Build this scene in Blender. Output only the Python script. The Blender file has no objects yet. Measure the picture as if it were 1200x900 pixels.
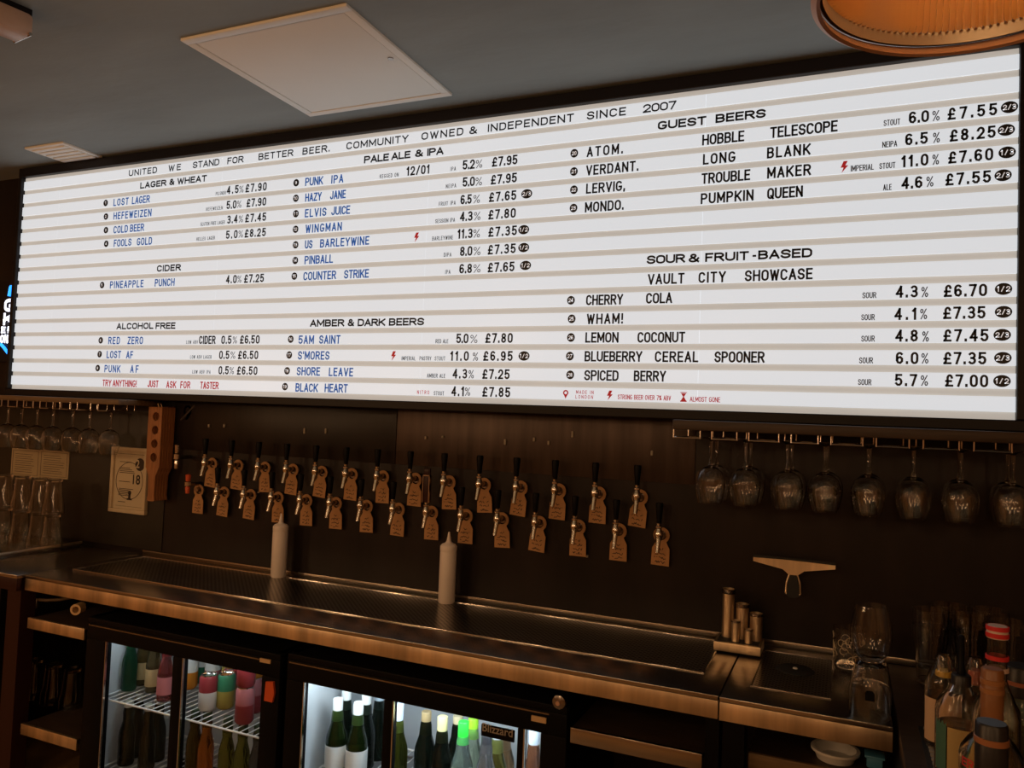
import bpy, bmesh, math, random
from mathutils import Vector, Matrix
random.seed(7)
C = bpy.context.scene.collection
# ------------------------------------------------------------------ camera
F, YAW, PITCH, ROLL = 905.45, -0.41, 0.043, 0.0386
CAM = Vector((3.5991, -2.3944, 1.5367))
def axes():
    cy, sy, cp, sp = math.cos(YAW), math.sin(YAW), math.cos(PITCH), math.sin(PITCH)
    f = Vector((sy*cp, cy*cp, sp)); r = Vector((cy, -sy, 0)); u = r.cross(f)
    c, s = math.cos(ROLL), math.sin(ROLL)
    return c*r + s*u, -s*r + c*u, f
RX, UX, FX = axes()
cd = bpy.data.cameras.new('camera'); cam = bpy.data.objects.new('camera', cd); C.objects.link(cam)
cd.sensor_fit = 'HORIZONTAL'; cd.sensor_width = 36.0; cd.lens = 36.0*F/1200
cd.clip_start = 0.05; cd.clip_end = 50
M = Matrix((( RX.x, UX.x, -FX.x, CAM.x), (RX.y, UX.y, -FX.y, CAM.y), (RX.z, UX.z, -FX.z, CAM.z), (0, 0, 0, 1)))
cam.matrix_world = M
bpy.context.scene.camera = cam
def ray(px, py): return FX + (px-600)/F*RX + (450-py)/F*UX
def hit(px, py, axis, val):
    d = ray(px, py); t = (val-CAM[axis])/d[axis]; return CAM + t*d
def solve_x(px, y, z):
    """world x of the point at depth y, height z that is seen at picture column px"""
    k = (px-600)/F
    a = RX - k*FX
    return CAM.x - (a.y*(y-CAM.y) + a.z*(z-CAM.z))/a.x
# ------------------------------------------------------------------ world, lights, exposure
vs = bpy.context.scene.view_settings
vs.view_transform = 'Standard'; vs.look = 'None'; vs.exposure = 0.0; vs.gamma = 1.0; vs.use_curve_mapping = False
w = bpy.data.worlds.new('world'); bpy.context.scene.world = w; w.use_nodes = True
w.node_tree.nodes['Background'].inputs[0].default_value = (1.0, 0.7, 0.55, 1)
w.node_tree.nodes['Background'].inputs[1].default_value = 0.02
WARM = (1.0, 0.58, 0.28)
def lamp(name, loc, power, col=WARM, r=0.06):
    l = bpy.data.lights.new(name, 'POINT'); l.energy = power; l.color = col; l.shadow_soft_size = r
    o = bpy.data.objects.new(name, l); o.location = loc; C.objects.link(o); return o
for x, y, z, p in [(-0.9, -2.8, 1.75, 21), (0.2, -3.1, 1.75, 23), (1.2, -3.1, 2.1, 17), (2.2, -3.8, 1.9, 15), (2.9, -3.2, 2.1, 9), (3.6, -3.9, 1.9, 10), (4.4, -3.2, 2.1, 9), (5.2, -3.6, 1.9, 11)]:
    lamp('bar_lamp_light', (x, y, z), p, r=0.13)
# ------------------------------------------------------------------ materials
MATS = {}
def mat(name, col, rough=0.5, metal=0.0, trans=0.0, emis=None, es=0.0, ior=1.45, noise=0.0, nscale=8.0, bump=0.0, bscale=40.0, stretch=(1, 1, 1), spec=0.5):
    m = bpy.data.materials.new(name); m.use_nodes = True; nt = m.node_tree; b = nt.nodes['Principled BSDF']
    b.inputs['Base Color'].default_value = (*col, 1); b.inputs['Roughness'].default_value = rough
    b.inputs['Metallic'].default_value = metal; b.inputs['Transmission Weight'].default_value = trans
    b.inputs['IOR'].default_value = ior; b.inputs['Specular IOR Level'].default_value = spec
    if emis: b.inputs['Emission Color'].default_value = (*emis, 1); b.inputs['Emission Strength'].default_value = es
    if noise or bump:
        tc = nt.nodes.new('ShaderNodeTexCoord'); mp = nt.nodes.new('ShaderNodeMapping'); mp.inputs['Scale'].default_value = stretch
        nt.links.new(tc.outputs['Object'], mp.inputs[0])
        if noise:
            n = nt.nodes.new('ShaderNodeTexNoise'); n.inputs['Scale'].default_value = nscale; n.inputs['Detail'].default_value = 5
            nt.links.new(mp.outputs[0], n.inputs['Vector'])
            r = nt.nodes.new('ShaderNodeMapRange'); r.inputs['To Min'].default_value = 1-noise; r.inputs['To Max'].default_value = 1+noise
            r.inputs['From Min'].default_value = 0.3; r.inputs['From Max'].default_value = 0.7
            nt.links.new(n.outputs['Fac'], r.inputs[0])
            v = nt.nodes.new('ShaderNodeVectorMath'); v.operation = 'SCALE'; v.inputs[0].default_value = col
            nt.links.new(r.outputs[0], v.inputs['Scale']); nt.links.new(v.outputs[0], b.inputs['Base Color'])
        if bump:
            n2 = nt.nodes.new('ShaderNodeTexNoise'); n2.inputs['Scale'].default_value = bscale; n2.inputs['Detail'].default_value = 4
            nt.links.new(mp.outputs[0], n2.inputs['Vector'])
            bp = nt.nodes.new('ShaderNodeBump'); bp.inputs['Strength'].default_value = bump; bp.inputs['Distance'].default_value = 0.01
            nt.links.new(n2.outputs['Fac'], bp.inputs['Height']); nt.links.new(bp.outputs[0], b.inputs['Normal'])
    MATS[name] = m; return m
mat('ceiling_paint', (0.245, 0.272, 0.265), 0.75, noise=0.12, nscale=1.5, bump=0.25, bscale=6, stretch=(1, 2.5, 1))
mat('wall_metal', (0.015, 0.010, 0.009), 0.36, 0.0, noise=0.35, nscale=3, stretch=(3, 1, 0.6), bump=0.04, bscale=30, spec=0.3)
mat('wall_panel_metal', (0.06, 0.042, 0.035), 0.38, 0.55, noise=0.3, nscale=5, stretch=(6, 1, 0.5), bump=0.05, bscale=40)
mat('wall_olive', (0.024, 0.017, 0.010), 0.5, noise=0.3, nscale=3)
mat('floor_dark', (0.42, 0.25, 0.11), 0.45, noise=0.3, nscale=4)
mat('black_frame', (0.008, 0.006, 0.007), 0.45, spec=0.3)
mat('panel_white', (0.46, 0.48, 0.51), 0.28, emis=(0.86, 0.935, 1.0), es=0.67, noise=0.02, nscale=2)
mat('rail_beige', (0.42, 0.40, 0.36), 0.45, emis=(1.0, 0.97, 0.89), es=0.34, noise=0.12, nscale=5, stretch=(1, 1, 4))
mat('letter_black', (0.012, 0.012, 0.014), 0.45)
mat('letter_blue', (0.03, 0.11, 0.42), 0.45, emis=(0.05, 0.27, 0.85), es=0.22)
mat('letter_red', (0.55, 0.02, 0.03), 0.45, emis=(0.9, 0.04, 0.05), es=0.2)
mat('letter_grey', (0.12, 0.12, 0.13), 0.5)
mat('print_white', (0.75, 0.76, 0.78), 0.4, emis=(0.92, 0.96, 1.0), es=0.45)
mat('steel', (0.42, 0.38, 0.33), 0.24, 1.0, noise=0.10, nscale=4, stretch=(1, 14, 14), bump=0.006, bscale=25)
mat('steel_edge', (0.80, 0.64, 0.44), 0.40, 1.0, noise=0.35, nscale=5, stretch=(3, 1, 0.3))  # warm blotches in the colour imitate lamp reflections on the brushed steel
mat('chrome', (0.72, 0.70, 0.67), 0.14, 1.0)
mat('chrome_dark', (0.30, 0.27, 0.25), 0.22, 1.0)
mat('black_plastic', (0.005, 0.005, 0.006), 0.4, spec=0.1)
mat('black_gloss', (0.008, 0.008, 0.009), 0.12)
mat('kraft', (0.50, 0.27, 0.12), 0.85, noise=0.12, nscale=20)
mat('ink', (0.05, 0.035, 0.03), 0.8)
mat('wood_dark', (0.045, 0.028, 0.018), 0.5, noise=0.35, nscale=8, stretch=(1, 10, 10))
mat('wood_rail', (0.16, 0.10, 0.05), 0.5, noise=0.3, nscale=8, stretch=(1, 10, 10))
mat('wood_paddle', (0.36, 0.15, 0.055), 0.5, noise=0.3, nscale=9, stretch=(9, 9, 1))
mat('cream_frame', (0.62, 0.50, 0.33), 0.5, noise=0.1)
mat('paper', (0.60, 0.50, 0.34), 0.8, noise=0.05)
mat('paper_plain', (0.42, 0.33, 0.20), 0.8, noise=0.06)
mat('sticker', (0.34, 0.30, 0.24), 0.6)
mat('hatch_white', (0.80, 0.77, 0.70), 0.6, noise=0.04, nscale=2)
mat('hatch_line', (0.25, 0.22, 0.18), 0.7)
mat('bottle_plastic', (0.92, 0.82, 0.74), 0.42, trans=0.0, noise=0.03)
mat('glass', (1, 1, 1), 0.015, trans=1.0, ior=1.45)
mat('pane', (0.93, 0.97, 0.96), 0.01, trans=1.0, ior=1.02)
mat('fridge_inner', (0.55, 0.58, 0.60), 0.45)
mat('wire_white', (0.8, 0.8, 0.78), 0.35)
mat('lamp_glass', (1.0, 0.66, 0.30), 0.22, trans=0.30, ior=1.4)
mat('copper', (0.55, 0.32, 0.22), 0.45, 0.35)
mat('rim_glass', (0.36, 0.29, 0.24), 0.3, 0.1)
mat('bulb', (1, 0.8, 0.5), 0.3, emis=(1.0, 0.55, 0.2), es=5)
mat('led', (1, 1, 1), 0.3, emis=(0.85, 0.93, 1.0), es=7)
mat('led_warm', (1, 1, 1), 0.3, emis=(0.95, 1.0, 0.85), es=2.5)
mat('neon_blue', (0.05, 0.3, 1), 0.3, emis=(0.02, 0.28, 1.0), es=2.2)
mat('neon_white', (1, 1, 1), 0.3, emis=(0.75, 0.82, 1.0), es=1.5)
mat('spot_tan', (0.55, 0.38, 0.28), 0.35, noise=0.15)
mat('orange_red', (0.65, 0.10, 0.03), 0.4)
mat('tan_sticker', (0.62, 0.42, 0.22), 0.6)
mat('dark_red_paint', (0.032, 0.010, 0.008), 0.4, spec=0.3)
mat('letter_red_print', (0.55, 0.03, 0.03), 0.6)
mat('rubber', (0.02, 0.02, 0.02), 0.7)
mat('mat_grey', (0.30, 0.28, 0.24), 0.55)
mat('white_plastic', (0.7, 0.68, 0.64), 0.4)
mat('blue_plastic', (0.08, 0.28, 0.45), 0.4)
def col(name, c, rough=0.35, metal=0.0, trans=0.0, ior=1.45):
    return MATS[name] if name in MATS else mat(name, c, rough, metal, trans, ior=ior)
def perforated(name, scale, base=(0.36, 0.33, 0.29)):
    m = bpy.data.materials.new(name); m.use_nodes = True; nt = m.node_tree; b = nt.nodes['Principled BSDF']
    b.inputs['Metallic'].default_value = 1.0; b.inputs['Roughness'].default_value = 0.28
    tc = nt.nodes.new('ShaderNodeTexCoord'); mp = nt.nodes.new('ShaderNodeMapping')
    mp.inputs['Rotation'].default_value = (0, 0, math.radians(45)); mp.inputs['Scale'].default_value = (scale, scale, 0)
    fr = nt.nodes.new('ShaderNodeVectorMath'); fr.operation = 'FRACTION'
    sb = nt.nodes.new('ShaderNodeVectorMath'); sb.operation = 'SUBTRACT'; sb.inputs[1].default_value = (0.5, 0.5, 0)
    ln = nt.nodes.new('ShaderNodeVectorMath'); ln.operation = 'LENGTH'
    cp = nt.nodes.new('ShaderNodeMath'); cp.operation = 'LESS_THAN'; cp.inputs[1].default_value = 0.30
    mx = nt.nodes.new('ShaderNodeMix'); mx.data_type = 'RGBA'; mx.inputs[6].default_value = (*base, 1); mx.inputs[7].default_value = (0.01, 0.01, 0.01, 1)
    L = nt.links.new
    L(tc.outputs['Object'], mp.inputs[0]); L(mp.outputs[0], fr.inputs[0]); L(fr.outputs[0], sb.inputs[0]); L(sb.outputs[0], ln.inputs[0])
    L(ln.outputs['Value'], cp.inputs[0]); L(cp.outputs[0], mx.inputs[0]); L(mx.outputs[2], b.inputs['Base Color'])
    MATS[name] = m
perforated('perforated_steel', 75); perforated('perforated_small', 90)
# ------------------------------------------------------------------ mesh helpers
class MB:
    def __init__(s): s.bm = bmesh.new()
    def box(s, x0, x1, y0, y1, z0, z1, bev=0.0):
        v = [s.bm.verts.new((x, y, z)) for x in (x0, x1) for y in (y0, y1) for z in (z0, z1)]
        fs = [s.bm.faces.new([v[i] for i in q]) for q in ((0, 1, 3, 2), (4, 6, 7, 5), (0, 4, 5, 1), (2, 3, 7, 6), (0, 2, 6, 4), (1, 5, 7, 3))]
        if bev:
            es = {e for f in fs for e in f.edges}
            bmesh.ops.bevel(s.bm, geom=list(es), offset=bev, segments=2, affect='EDGES', profile=0.5)
        return s
    def lathe(s, prof, n=24, o=(0, 0, 0), mod=None):
        o = Vector(o); rings = []
        for r, z in prof:
            if r <= 1e-6: rings.append([s.bm.verts.new(o+Vector((0, 0, z)))])
            else:
                rings.append([s.bm.verts.new(o+Vector(((r+(mod(k, r) if mod else 0))*math.cos(2*math.pi*k/n), (r+(mod(k, r) if mod else 0))*math.sin(2*math.pi*k/n), z))) for k in range(n)])
        for a, b in zip(rings, rings[1:]):
            for k in range(n):
                k2 = (k+1) % n
                q = [a[k % len(a)], a[k2 % len(a)], b[k2 % len(b)], b[k % len(b)]]
                q2 = []
                for v in q:
                    if v not in q2: q2.append(v)
                if len(q2) >= 3: s.bm.faces.new(q2)
        return s
    def cyl(s, p0, p1, r0, r1=None, n=16, caps=True):
        p0, p1 = Vector(p0), Vector(p1); r1 = r0 if r1 is None else r1
        d = (p1-p0).normalized(); a = d.orthogonal().normalized(); b = d.cross(a)
        A = [s.bm.verts.new(p0+r0*(math.cos(t)*a+math.sin(t)*b)) for t in [2*math.pi*k/n for k in range(n)]]
        B = [s.bm.verts.new(p1+r1*(math.cos(t)*a+math.sin(t)*b)) for t in [2*math.pi*k/n for k in range(n)]]
        for k in range(n): s.bm.faces.new((A[k], A[(k+1) % n], B[(k+1) % n], B[k]))
        if caps: s.bm.faces.new(A[::-1]); s.bm.faces.new(B)
        return s
    def tube(s, pts, r, n=8):
        for a, b in zip(pts, pts[1:]): s.cyl(a, b, r, n=n)
        return s
    def ball(s, c, r, n=12):
        prof = [(r*math.sin(math.pi*k/8), -r*math.cos(math.pi*k/8)) for k in range(9)]
        prof[0] = (0, -r); prof[-1] = (0, r)
        return s.lathe(prof, n, c)
    def prism(s, pts, y0, y1):
        """polygon given in (x, z), extruded from y0 (front) to y1"""
        A = [s.bm.verts.new((x, y0, z)) for x, z in pts]; B = [s.bm.verts.new((x, y1, z)) for x, z in pts]
        s.bm.faces.new(A); s.bm.faces.new(B[::-1])
        for k in range(len(pts)): k2 = (k+1) % len(pts); s.bm.faces.new((A[k2], A[k], B[k], B[k2]))
        return s
    def plate(s, outer, holes, y0, y1):
        """flat plate in xz with holes (lists of points), extruded in y"""
        def loop(pts, y): return [s.bm.verts.new((x, y, z)) for x, z in pts]
        for y, flip in ((y0, False), (y1, True)):
            loops = [loop(outer, y)] + [loop(h, y) for h in holes]
            ed = []
            for l in loops:
                for k in range(len(l)): ed.append(s.bm.edges.new((l[k], l[(k+1) % len(l)])))
            bmesh.ops.triangle_fill(s.bm, edges=ed, use_beauty=True, use_dissolve=False)
        for pts in [outer]+holes:
            A = loop(pts, y0); B = loop(pts, y1)
            for k in range(len(pts)): k2 = (k+1) % len(pts); s.bm.faces.new((A[k2], A[k], B[k], B[k2]))
        bmesh.ops.remove_doubles(s.bm, verts=s.bm.verts[:], dist=1e-6)
        return s
    def build(s, name, m, parent=None, loc=None, smooth=True):
        bmesh.ops.recalc_face_normals(s.bm, faces=s.bm.faces[:])
        me = bpy.data.meshes.new(name); s.bm.to_mesh(me); s.bm.free()
        me.materials.append(MATS[m] if isinstance(m, str) else m)
        if smooth and len(me.polygons):
            me.shade_smooth(); me.set_sharp_from_angle(angle=math.radians(38))
        o = bpy.data.objects.new(name, me); C.objects.link(o)
        if parent: o.parent = parent
        if loc is not None: o.location = loc
        return o
def tag(o, label, cat=None, group=None, kind=None):
    if label: o['label'] = label
    if cat: o['category'] = cat
    if group: o['group'] = group
    if kind: o['kind'] = kind
    return o
def empty(name, loc, label, cat, group=None):
    o = bpy.data.objects.new(name, None); C.objects.link(o); o.location = loc; o.empty_display_size = 0.05
    return tag(o, label, cat, group)
def struct(o, label=None): o['kind'] = 'structure'; o['label'] = label or o.name.replace('_', ' '); return o
def copy_tree(o, loc=None, parent=None, label=None):
    c = o.copy(); C.objects.link(c); c.parent = parent
    if loc is not None: c.location = loc
    if label: c['label'] = label
    for ch in o.children: copy_tree(ch, None, c)
    return c
ORD = ['first', 'second', 'third', 'fourth', 'fifth', 'sixth', 'seventh', 'eighth', 'ninth', 'tenth', 'eleventh', 'twelfth', 'thirteenth', 'fourteenth', 'fifteenth', 'sixteenth']
def circle(cx, cz, r, n=20, rev=False): 
    p = [(cx+r*math.cos(2*math.pi*k/n), cz+r*math.sin(2*math.pi*k/n)) for k in range(n)]
    return p[::-1] if rev else p
# text: every piece of lettering is queued, converted in one go, fitted to its width and cap height
TEXTQ = []
def text(s, x0, x1, zbase, caph, m, parent, y, track=1.0, bold=0.0, origin=(0, 0, 0), name='lettering'):
    TEXTQ.append((s, x0, x1, zbase, caph, m, parent, y, track, bold, origin, name))
def flush_text():
    obs = []
    def mk(s, track, bold):
        c = bpy.data.curves.new('tmp', 'FONT'); c.body = s; c.space_character = track; c.offset = bold; c.resolution_u = 3
        o = bpy.data.objects.new('tmp', c); C.objects.link(o); return o
    ref = mk('H', 1, 0)
    for q in TEXTQ: obs.append(mk(q[0], q[8], q[9]))
    bpy.context.view_layer.update(); dg = bpy.context.evaluated_depsgraph_get()
    def tomesh(o): return bpy.data.meshes.new_from_object(o.evaluated_get(dg))
    rm = tomesh(ref); cap = max(v.co.y for v in rm.vertices)
    for o, (s, x0, x1, zb, ch, m, parent, y, track, bold, og, name) in zip(obs, TEXTQ):
        me = tomesh(o); xs = [v.co.x for v in me.vertices]
        if not xs: continue
        a, b = min(xs), max(xs); sx = (x1-x0)/(b-a); sz = ch/cap
        for v in me.vertices:
            v.co = Vector((x0+(v.co.x-a)*sx-og[0], y-og[1], zb+v.co.y*sz-og[2]))
        me.materials.clear(); me.materials.append(MATS[m])
        t = bpy.data.objects.new(name, me); C.objects.link(t); t.parent = parent
    for o in obs+[ref]:
        d = o.data; bpy.data.objects.remove(o); bpy.data.curves.remove(d)
# ---- stroke lettering for the menu board (letters are flat printed strokes)
def _arc(cx, cy, rx, ry, a0, a1, n=7):
    return [(cx+rx*math.cos(math.radians(a0+(a1-a0)*i/n)), cy+ry*math.sin(math.radians(a0+(a1-a0)*i/n))) for i in range(n+1)]
_O = _arc(.5, .70, .5, .30, 0, 180) + _arc(.5, .30, .5, .30, 180, 360)
_OC = _O + [_O[0]]
GL = {
 'A': (1, [[(0, 0), (.5, 1), (1, 0)], [(.17, .30), (.83, .30)]]), 'B': (.95, [[(0, .53), (0, 1), (.55, 1)] + _arc(.58, .765, .36, .235, 90, -90) + [(0, .53), (0, 0), (.55, 0)] + _arc(.58, .265, .42, .265, -90, 90)]),
 'C': (.95, [_arc(.5, .70, .5, .30, 22, 180) + _arc(.5, .30, .5, .30, 180, 338)]), 'D': (.95, [[(0, 0), (0, 1), (.45, 1)] + _arc(.5, .66, .5, .34, 90, 0) + _arc(.5, .34, .5, .34, 0, -90) + [(0, 0)]]),
 'E': (.8, [[(1, 1), (0, 1), (0, 0), (1, 0)], [(0, .52), (.88, .52)]]), 'F': (.78, [[(1, 1), (0, 1), (0, 0)], [(0, .5), (.85, .5)]]),
 'G': (1, [_arc(.5, .70, .5, .30, 35, 180) + _arc(.5, .30, .5, .30, 180, 360) + [(1, .43), (.58, .43)]]), 'H': (1, [[(0, 0), (0, 1)], [(1, 0), (1, 1)], [(0, .52), (1, .52)]]),
 'I': (.01, [[(.5, 0), (.5, 1)]]), 'J': (.8, [[(1, 1), (1, .3)] + _arc(.5, .28, .5, .28, 0, -170)]), 'K': (1, [[(0, 0), (0, 1)], [(1, 1), (0, .36)], [(.34, .56), (1, 0)]]),
 'L': (.78, [[(0, 1), (0, 0), (1, 0)]]), 'M': (1.2, [[(0, 0), (0, 1), (.5, .22), (1, 1), (1, 0)]]), 'N': (1, [[(0, 0), (0, 1), (1, 0), (1, 1)]]), 'O': (1, [_OC]),
 'P': (.95, [[(0, 0), (0, 1), (.55, 1)] + _arc(.58, .74, .42, .26, 90, -90) + [(0, .48)]]), 'Q': (1, [_OC, [(.6, .24), (1, -.03)]]), 'R': (1, [[(0, 0), (0, 1), (.55, 1)] + _arc(.58, .75, .40, .25, 90, -90) + [(0, .5)], [(.5, .5), (1, 0)]]),
 'S': (.95, [_arc(.5, .745, .48, .255, 10, 250) + [(.5, .5)] + _arc(.5, .255, .5, .255, 70, -170)]), 'T': (.9, [[(0, 1), (1, 1)], [(.5, 1), (.5, 0)]]), 'U': (1, [[(0, 1)] + _arc(.5, .30, .5, .30, 180, 360) + [(1, 1)]]),
 'V': (1, [[(0, 1), (.5, 0), (1, 1)]]), 'W': (1.35, [[(0, 1), (.25, 0), (.5, .9), (.75, 0), (1, 1)]]), 'X': (1, [[(0, 0), (1, 1)], [(0, 1), (1, 0)]]), 'Y': (1, [[(0, 1), (.5, .45), (1, 1)], [(.5, .45), (.5, 0)]]), 'Z': (.9, [[(0, 1), (1, 1), (0, 0), (1, 0)]]),
 '0': (1, [_OC]), '1': (.45, [[(0, .8), (.8, 1), (.8, 0)]]), '2': (1, [_arc(.5, .70, .5, .30, 170, -30) + [(0, 0), (1, 0)]]), '3': (1, [_arc(.48, .755, .46, .245, 145, -75) + [(.4, .52)], [(.4, .52)] + _arc(.5, .26, .5, .26, 75, -145)]),
 '4': (1, [[(.76, 0), (.76, 1), (0, .28), (1, .28)]]), '5': (1, [[(.92, 1), (.08, 1), (.04, .52)] + _arc(.48, .32, .52, .32, 125, -150)]), '6': (1, [_arc(.5, .30, .5, .30, 180, 540), _arc(.5, .70, .5, .30, 42, 180) + [(0, .3)]]),
 '7': (.95, [[(0, 1), (1, 1), (.35, 0)]]), '8': (1, [_arc(.5, .76, .45, .24, 0, 360), _arc(.5, .26, .5, .26, 0, 360)]), '9': (1, [_arc(.5, .70, .5, .30, 0, 360), _arc(.5, .30, .5, .30, -138, 0) + [(1, .7)]]),
 '\u00a3': (1.05, [_arc(.58, .74, .36, .26, 10, 180) + [(.24, .2), (.02, 0), (1, 0)], [(0, .44), (.78, .44)]]),
 '%': (1.1, [_arc(.2, .80, .2, .19, 0, 360), _arc(.8, .20, .2, .19, 0, 360), [(.9, 1), (.1, 0)]]),
 '&': (1.1, [[(1, 0), (.2, .72)] + _arc(.44, .80, .26, .20, 190, -40) + [(.10, .40)] + _arc(.42, .24, .42, .24, 160, 330) + [(1, .46)]]),
 '.': (.01, [[(.5, 0), (.5, .09)]]), ',': (.08, [[(.8, .10), (.2, -.12)]]), '!': (.01, [[(.5, 1), (.5, .42)], [(.5, .06), (.5, 0)]]), "'": (.01, [[(.5, 1), (.5, .78)]]), '/': (.75, [[(0, -.02), (1, 1.02)]]), '-': (.55, [[(0, .42), (1, .42)]]), ' ': (.45, [])}
def stroke_word(s, x0, x1, zb, caph, thick, ratio, m, parent, y, og, name='lettering'):
    t = thick*caph; g0 = .05*caph+t
    ws = [GL[c][0]*ratio*caph for c in s]; n = len(s); T = x1-x0-t
    S = sum(ws); gap = (T-S)/(n-1) if n > 1 else 0
    if n == 1: ws = [max(T, .001)]
    elif gap < g0: k = max(.2, (T-g0*(n-1))/max(S, 1e-6)); ws = [w*k for w in ws]; gap = (T-sum(ws))/(n-1)
    verts, faces = [], []; x = x0+t/2
    for c, w in zip(s, ws):
        parts = []
        for pl in GL[c][1]:
            P = [(x+u*w, zb+t/2+v*(caph-t)) for u, v in pl]
            cur = [P[0]]
            for i in range(1, len(P)):
                cur.append(P[i])
                if i < len(P)-1:
                    ax, az = P[i][0]-P[i-1][0], P[i][1]-P[i-1][1]; bx_, bz_ = P[i+1][0]-P[i][0], P[i+1][1]-P[i][1]
                    la, lb = math.hypot(ax, az), math.hypot(bx_, bz_)
                    if la > 1e-6 and lb > 1e-6 and (ax*bx_+az*bz_)/(la*lb) < 0.35: parts.append(cur); cur = [P[i]]
            parts.append(cur)
        for P in parts:
            Q = [P[0]]
            for p in P[1:]:
                if math.hypot(p[0]-Q[-1][0], p[1]-Q[-1][1]) > 1e-5: Q.append(p)
            P = Q
            if len(P) < 2: continue
            closed = math.hypot(P[0][0]-P[-1][0], P[0][1]-P[-1][1]) < 1e-5
            if closed: P = P[:-1]
            k = len(P); base = len(verts)
            def nrm(a, b): d = math.hypot(b[0]-a[0], b[1]-a[1]); return (-(b[1]-a[1])/d, (b[0]-a[0])/d), ((b[0]-a[0])/d, (b[1]-a[1])/d)
            for i in range(k):
                pa = P[i-1] if (i > 0 or closed) else None; pb = P[(i+1) % k] if (i < k-1 or closed) else None
                p = P[i]
                if pa is None: nn, dd = nrm(p, pb); off = nn; p = (p[0]-dd[0]*t/2, p[1]-dd[1]*t/2)
                elif pb is None: nn, dd = nrm(pa, p); off = nn; p = (p[0]+dd[0]*t/2, p[1]+dd[1]*t/2)
                else:
                    n1, _ = nrm(pa, p); n2, _ = nrm(p, pb); mx_, mz_ = n1[0]+n2[0], n1[1]+n2[1]; l2 = mx_*mx_+mz_*mz_
                    f = 2/l2 if l2 > .5 else 4; off = (mx_*f, mz_*f)
                    L_ = math.hypot(*off)
                    if L_ > 1.8: off = (off[0]*1.8/L_, off[1]*1.8/L_)
                for sgn in (1, -1): verts.append((p[0]+sgn*off[0]*t/2-og[0], y-og[1], p[1]+sgn*off[1]*t/2-og[2]))
            for i in range(k if closed else k-1):
                a = base+2*i; b = base+2*((i+1) % k); faces.append((a, a+1, b+1, b))
        x += w+gap
    me = bpy.data.meshes.new(name); me.from_pydata(verts, [], faces); me.materials.append(MATS[m])
    o = bpy.data.objects.new(name, me); C.objects.link(o); o.parent = parent; return o
# ------------------------------------------------------------------ the room
CEIL, WALL, TOP = 2.63, 0.10, 0.8804
struct(MB().box(-2.0, 6.5, -6.0, 0.3, CEIL, CEIL+0.1).build('ceiling', 'ceiling_paint'), 'dark grey painted plaster ceiling')
struct(MB().box(-2.0, 6.5, -6.0, 0.3, -0.1, 0.0).build('floor', 'floor_dark'), 'brown wooden bar floor')
wall = struct(MB().box(-2.0, 6.5, WALL, 0.3, 0.0, CEIL).build('wall_back', 'wall_metal'), 'near black back wall behind the taps')
mat('room_wood', (0.50, 0.29, 0.14), 0.6, noise=0.3, nscale=3, stretch=(1, 1, 6))
struct(MB().box(-2.0, 6.5, -6.1, -6.0, 0.0, CEIL).build('wall_front', 'room_wood'), 'warm wooden wall on the customer side of the room')
struct(MB().box(-2.1, -2.0, -6.1, 0.3, 0.0, CEIL).build('wall_left', 'room_wood'), 'warm wooden wall at the far left of the room')
struct(MB().box(6.5, 6.6, -6.1, 0.3, 0.0, CEIL).build('wall_right', 'room_wood'), 'warm wooden wall at the far right of the room')
# brighter brushed sheet of the tap wall: begins at the vertical seam between the eighth and ninth upper taps
p1 = hit(466, 500, 1, WALL)
MB().box(p1.x, 3.16, WALL-0.004, WALL+0.001, 1.345, 1.585, 0.001).build('panel', 'wall_panel_metal', wall)
MB().box(0.93, p1.x-0.003, WALL-0.004, WALL+0.001, 1.345, 1.585, 0.001).build('panel', 'wall_metal', wall)
MB().box(-0.9, 0.90, WALL-0.004, WALL+0.001, TOP+0.02, 1.5, 0.001).build('panel', 'wall_olive', wall)
for px, py, h in [(357, 505, .022), (382, 505, .02), (245, 499, .014), (263, 499, .014), (592, 518, .02), (626, 515, .014), (643, 519, .014), (671, 509, .022), (764, 531, .016), (499, 513, .012), (519, 512, .008), (688, 652, .008), (303, 577, .006), (696, 612, .006)]:
    p = hit(px, py, 1, WALL-0.006)
    MB().box(-0.004, 0.004, -0.004, 0.008, -h/2, h/2, 0.002).build('wall_chip', 'sticker', wall, p)  # small raised marks stand for pale chips in the wall paint
# ------------------------------------------------------------------ letter board
BW, BZ0, BZ1 = 4.0055, 1.58, 2.58
board = empty('letter_board', (BW/2, 0, BZ0), 'long white backlit letter board beer menu in a black frame above the taps', 'menu board')
def bbox(name, m, x0, x1, y0, y1, z0, z1, bev=0): 
    return MB().box(x0-BW/2, x1-BW/2, y0, y1, z0-BZ0, z1-BZ0, bev).build(name, m, board, smooth=False)
bbox('back_box', 'black_frame', -0.018, BW+0.045, 0.012, WALL, BZ0-0.028, BZ1+0.04)
bbox('frame_bar', 'black_frame', -0.02, BW+0.05, -0.022, 0.012, BZ1, BZ1+0.042, 0.003)
bbox('frame_bar', 'black_frame', -0.02, BW+0.05, -0.022, 0.012, BZ0-0.03, BZ0, 0.003)
bbox('frame_bar', 'black_frame', -0.02, 0.0, -0.022, 0.012, BZ0, BZ1, 0.003)
bbox('frame_bar', 'black_frame', BW, BW+0.05, -0.022, 0.012, BZ0, BZ1, 0.003)
PIT = 1.0/16.3; WH = 0.66*PIT
def row_top(k): return BZ1-0.3*PIT-(k-1)*PIT          # top of the white strip of row k (1..16)
bbox('rail', 'rail_beige', 0, BW, 0.0, 0.012, row_top(1), BZ1)
seams = [0.0, 0.252, 1.228, 2.204, 3.18, BW]
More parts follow.
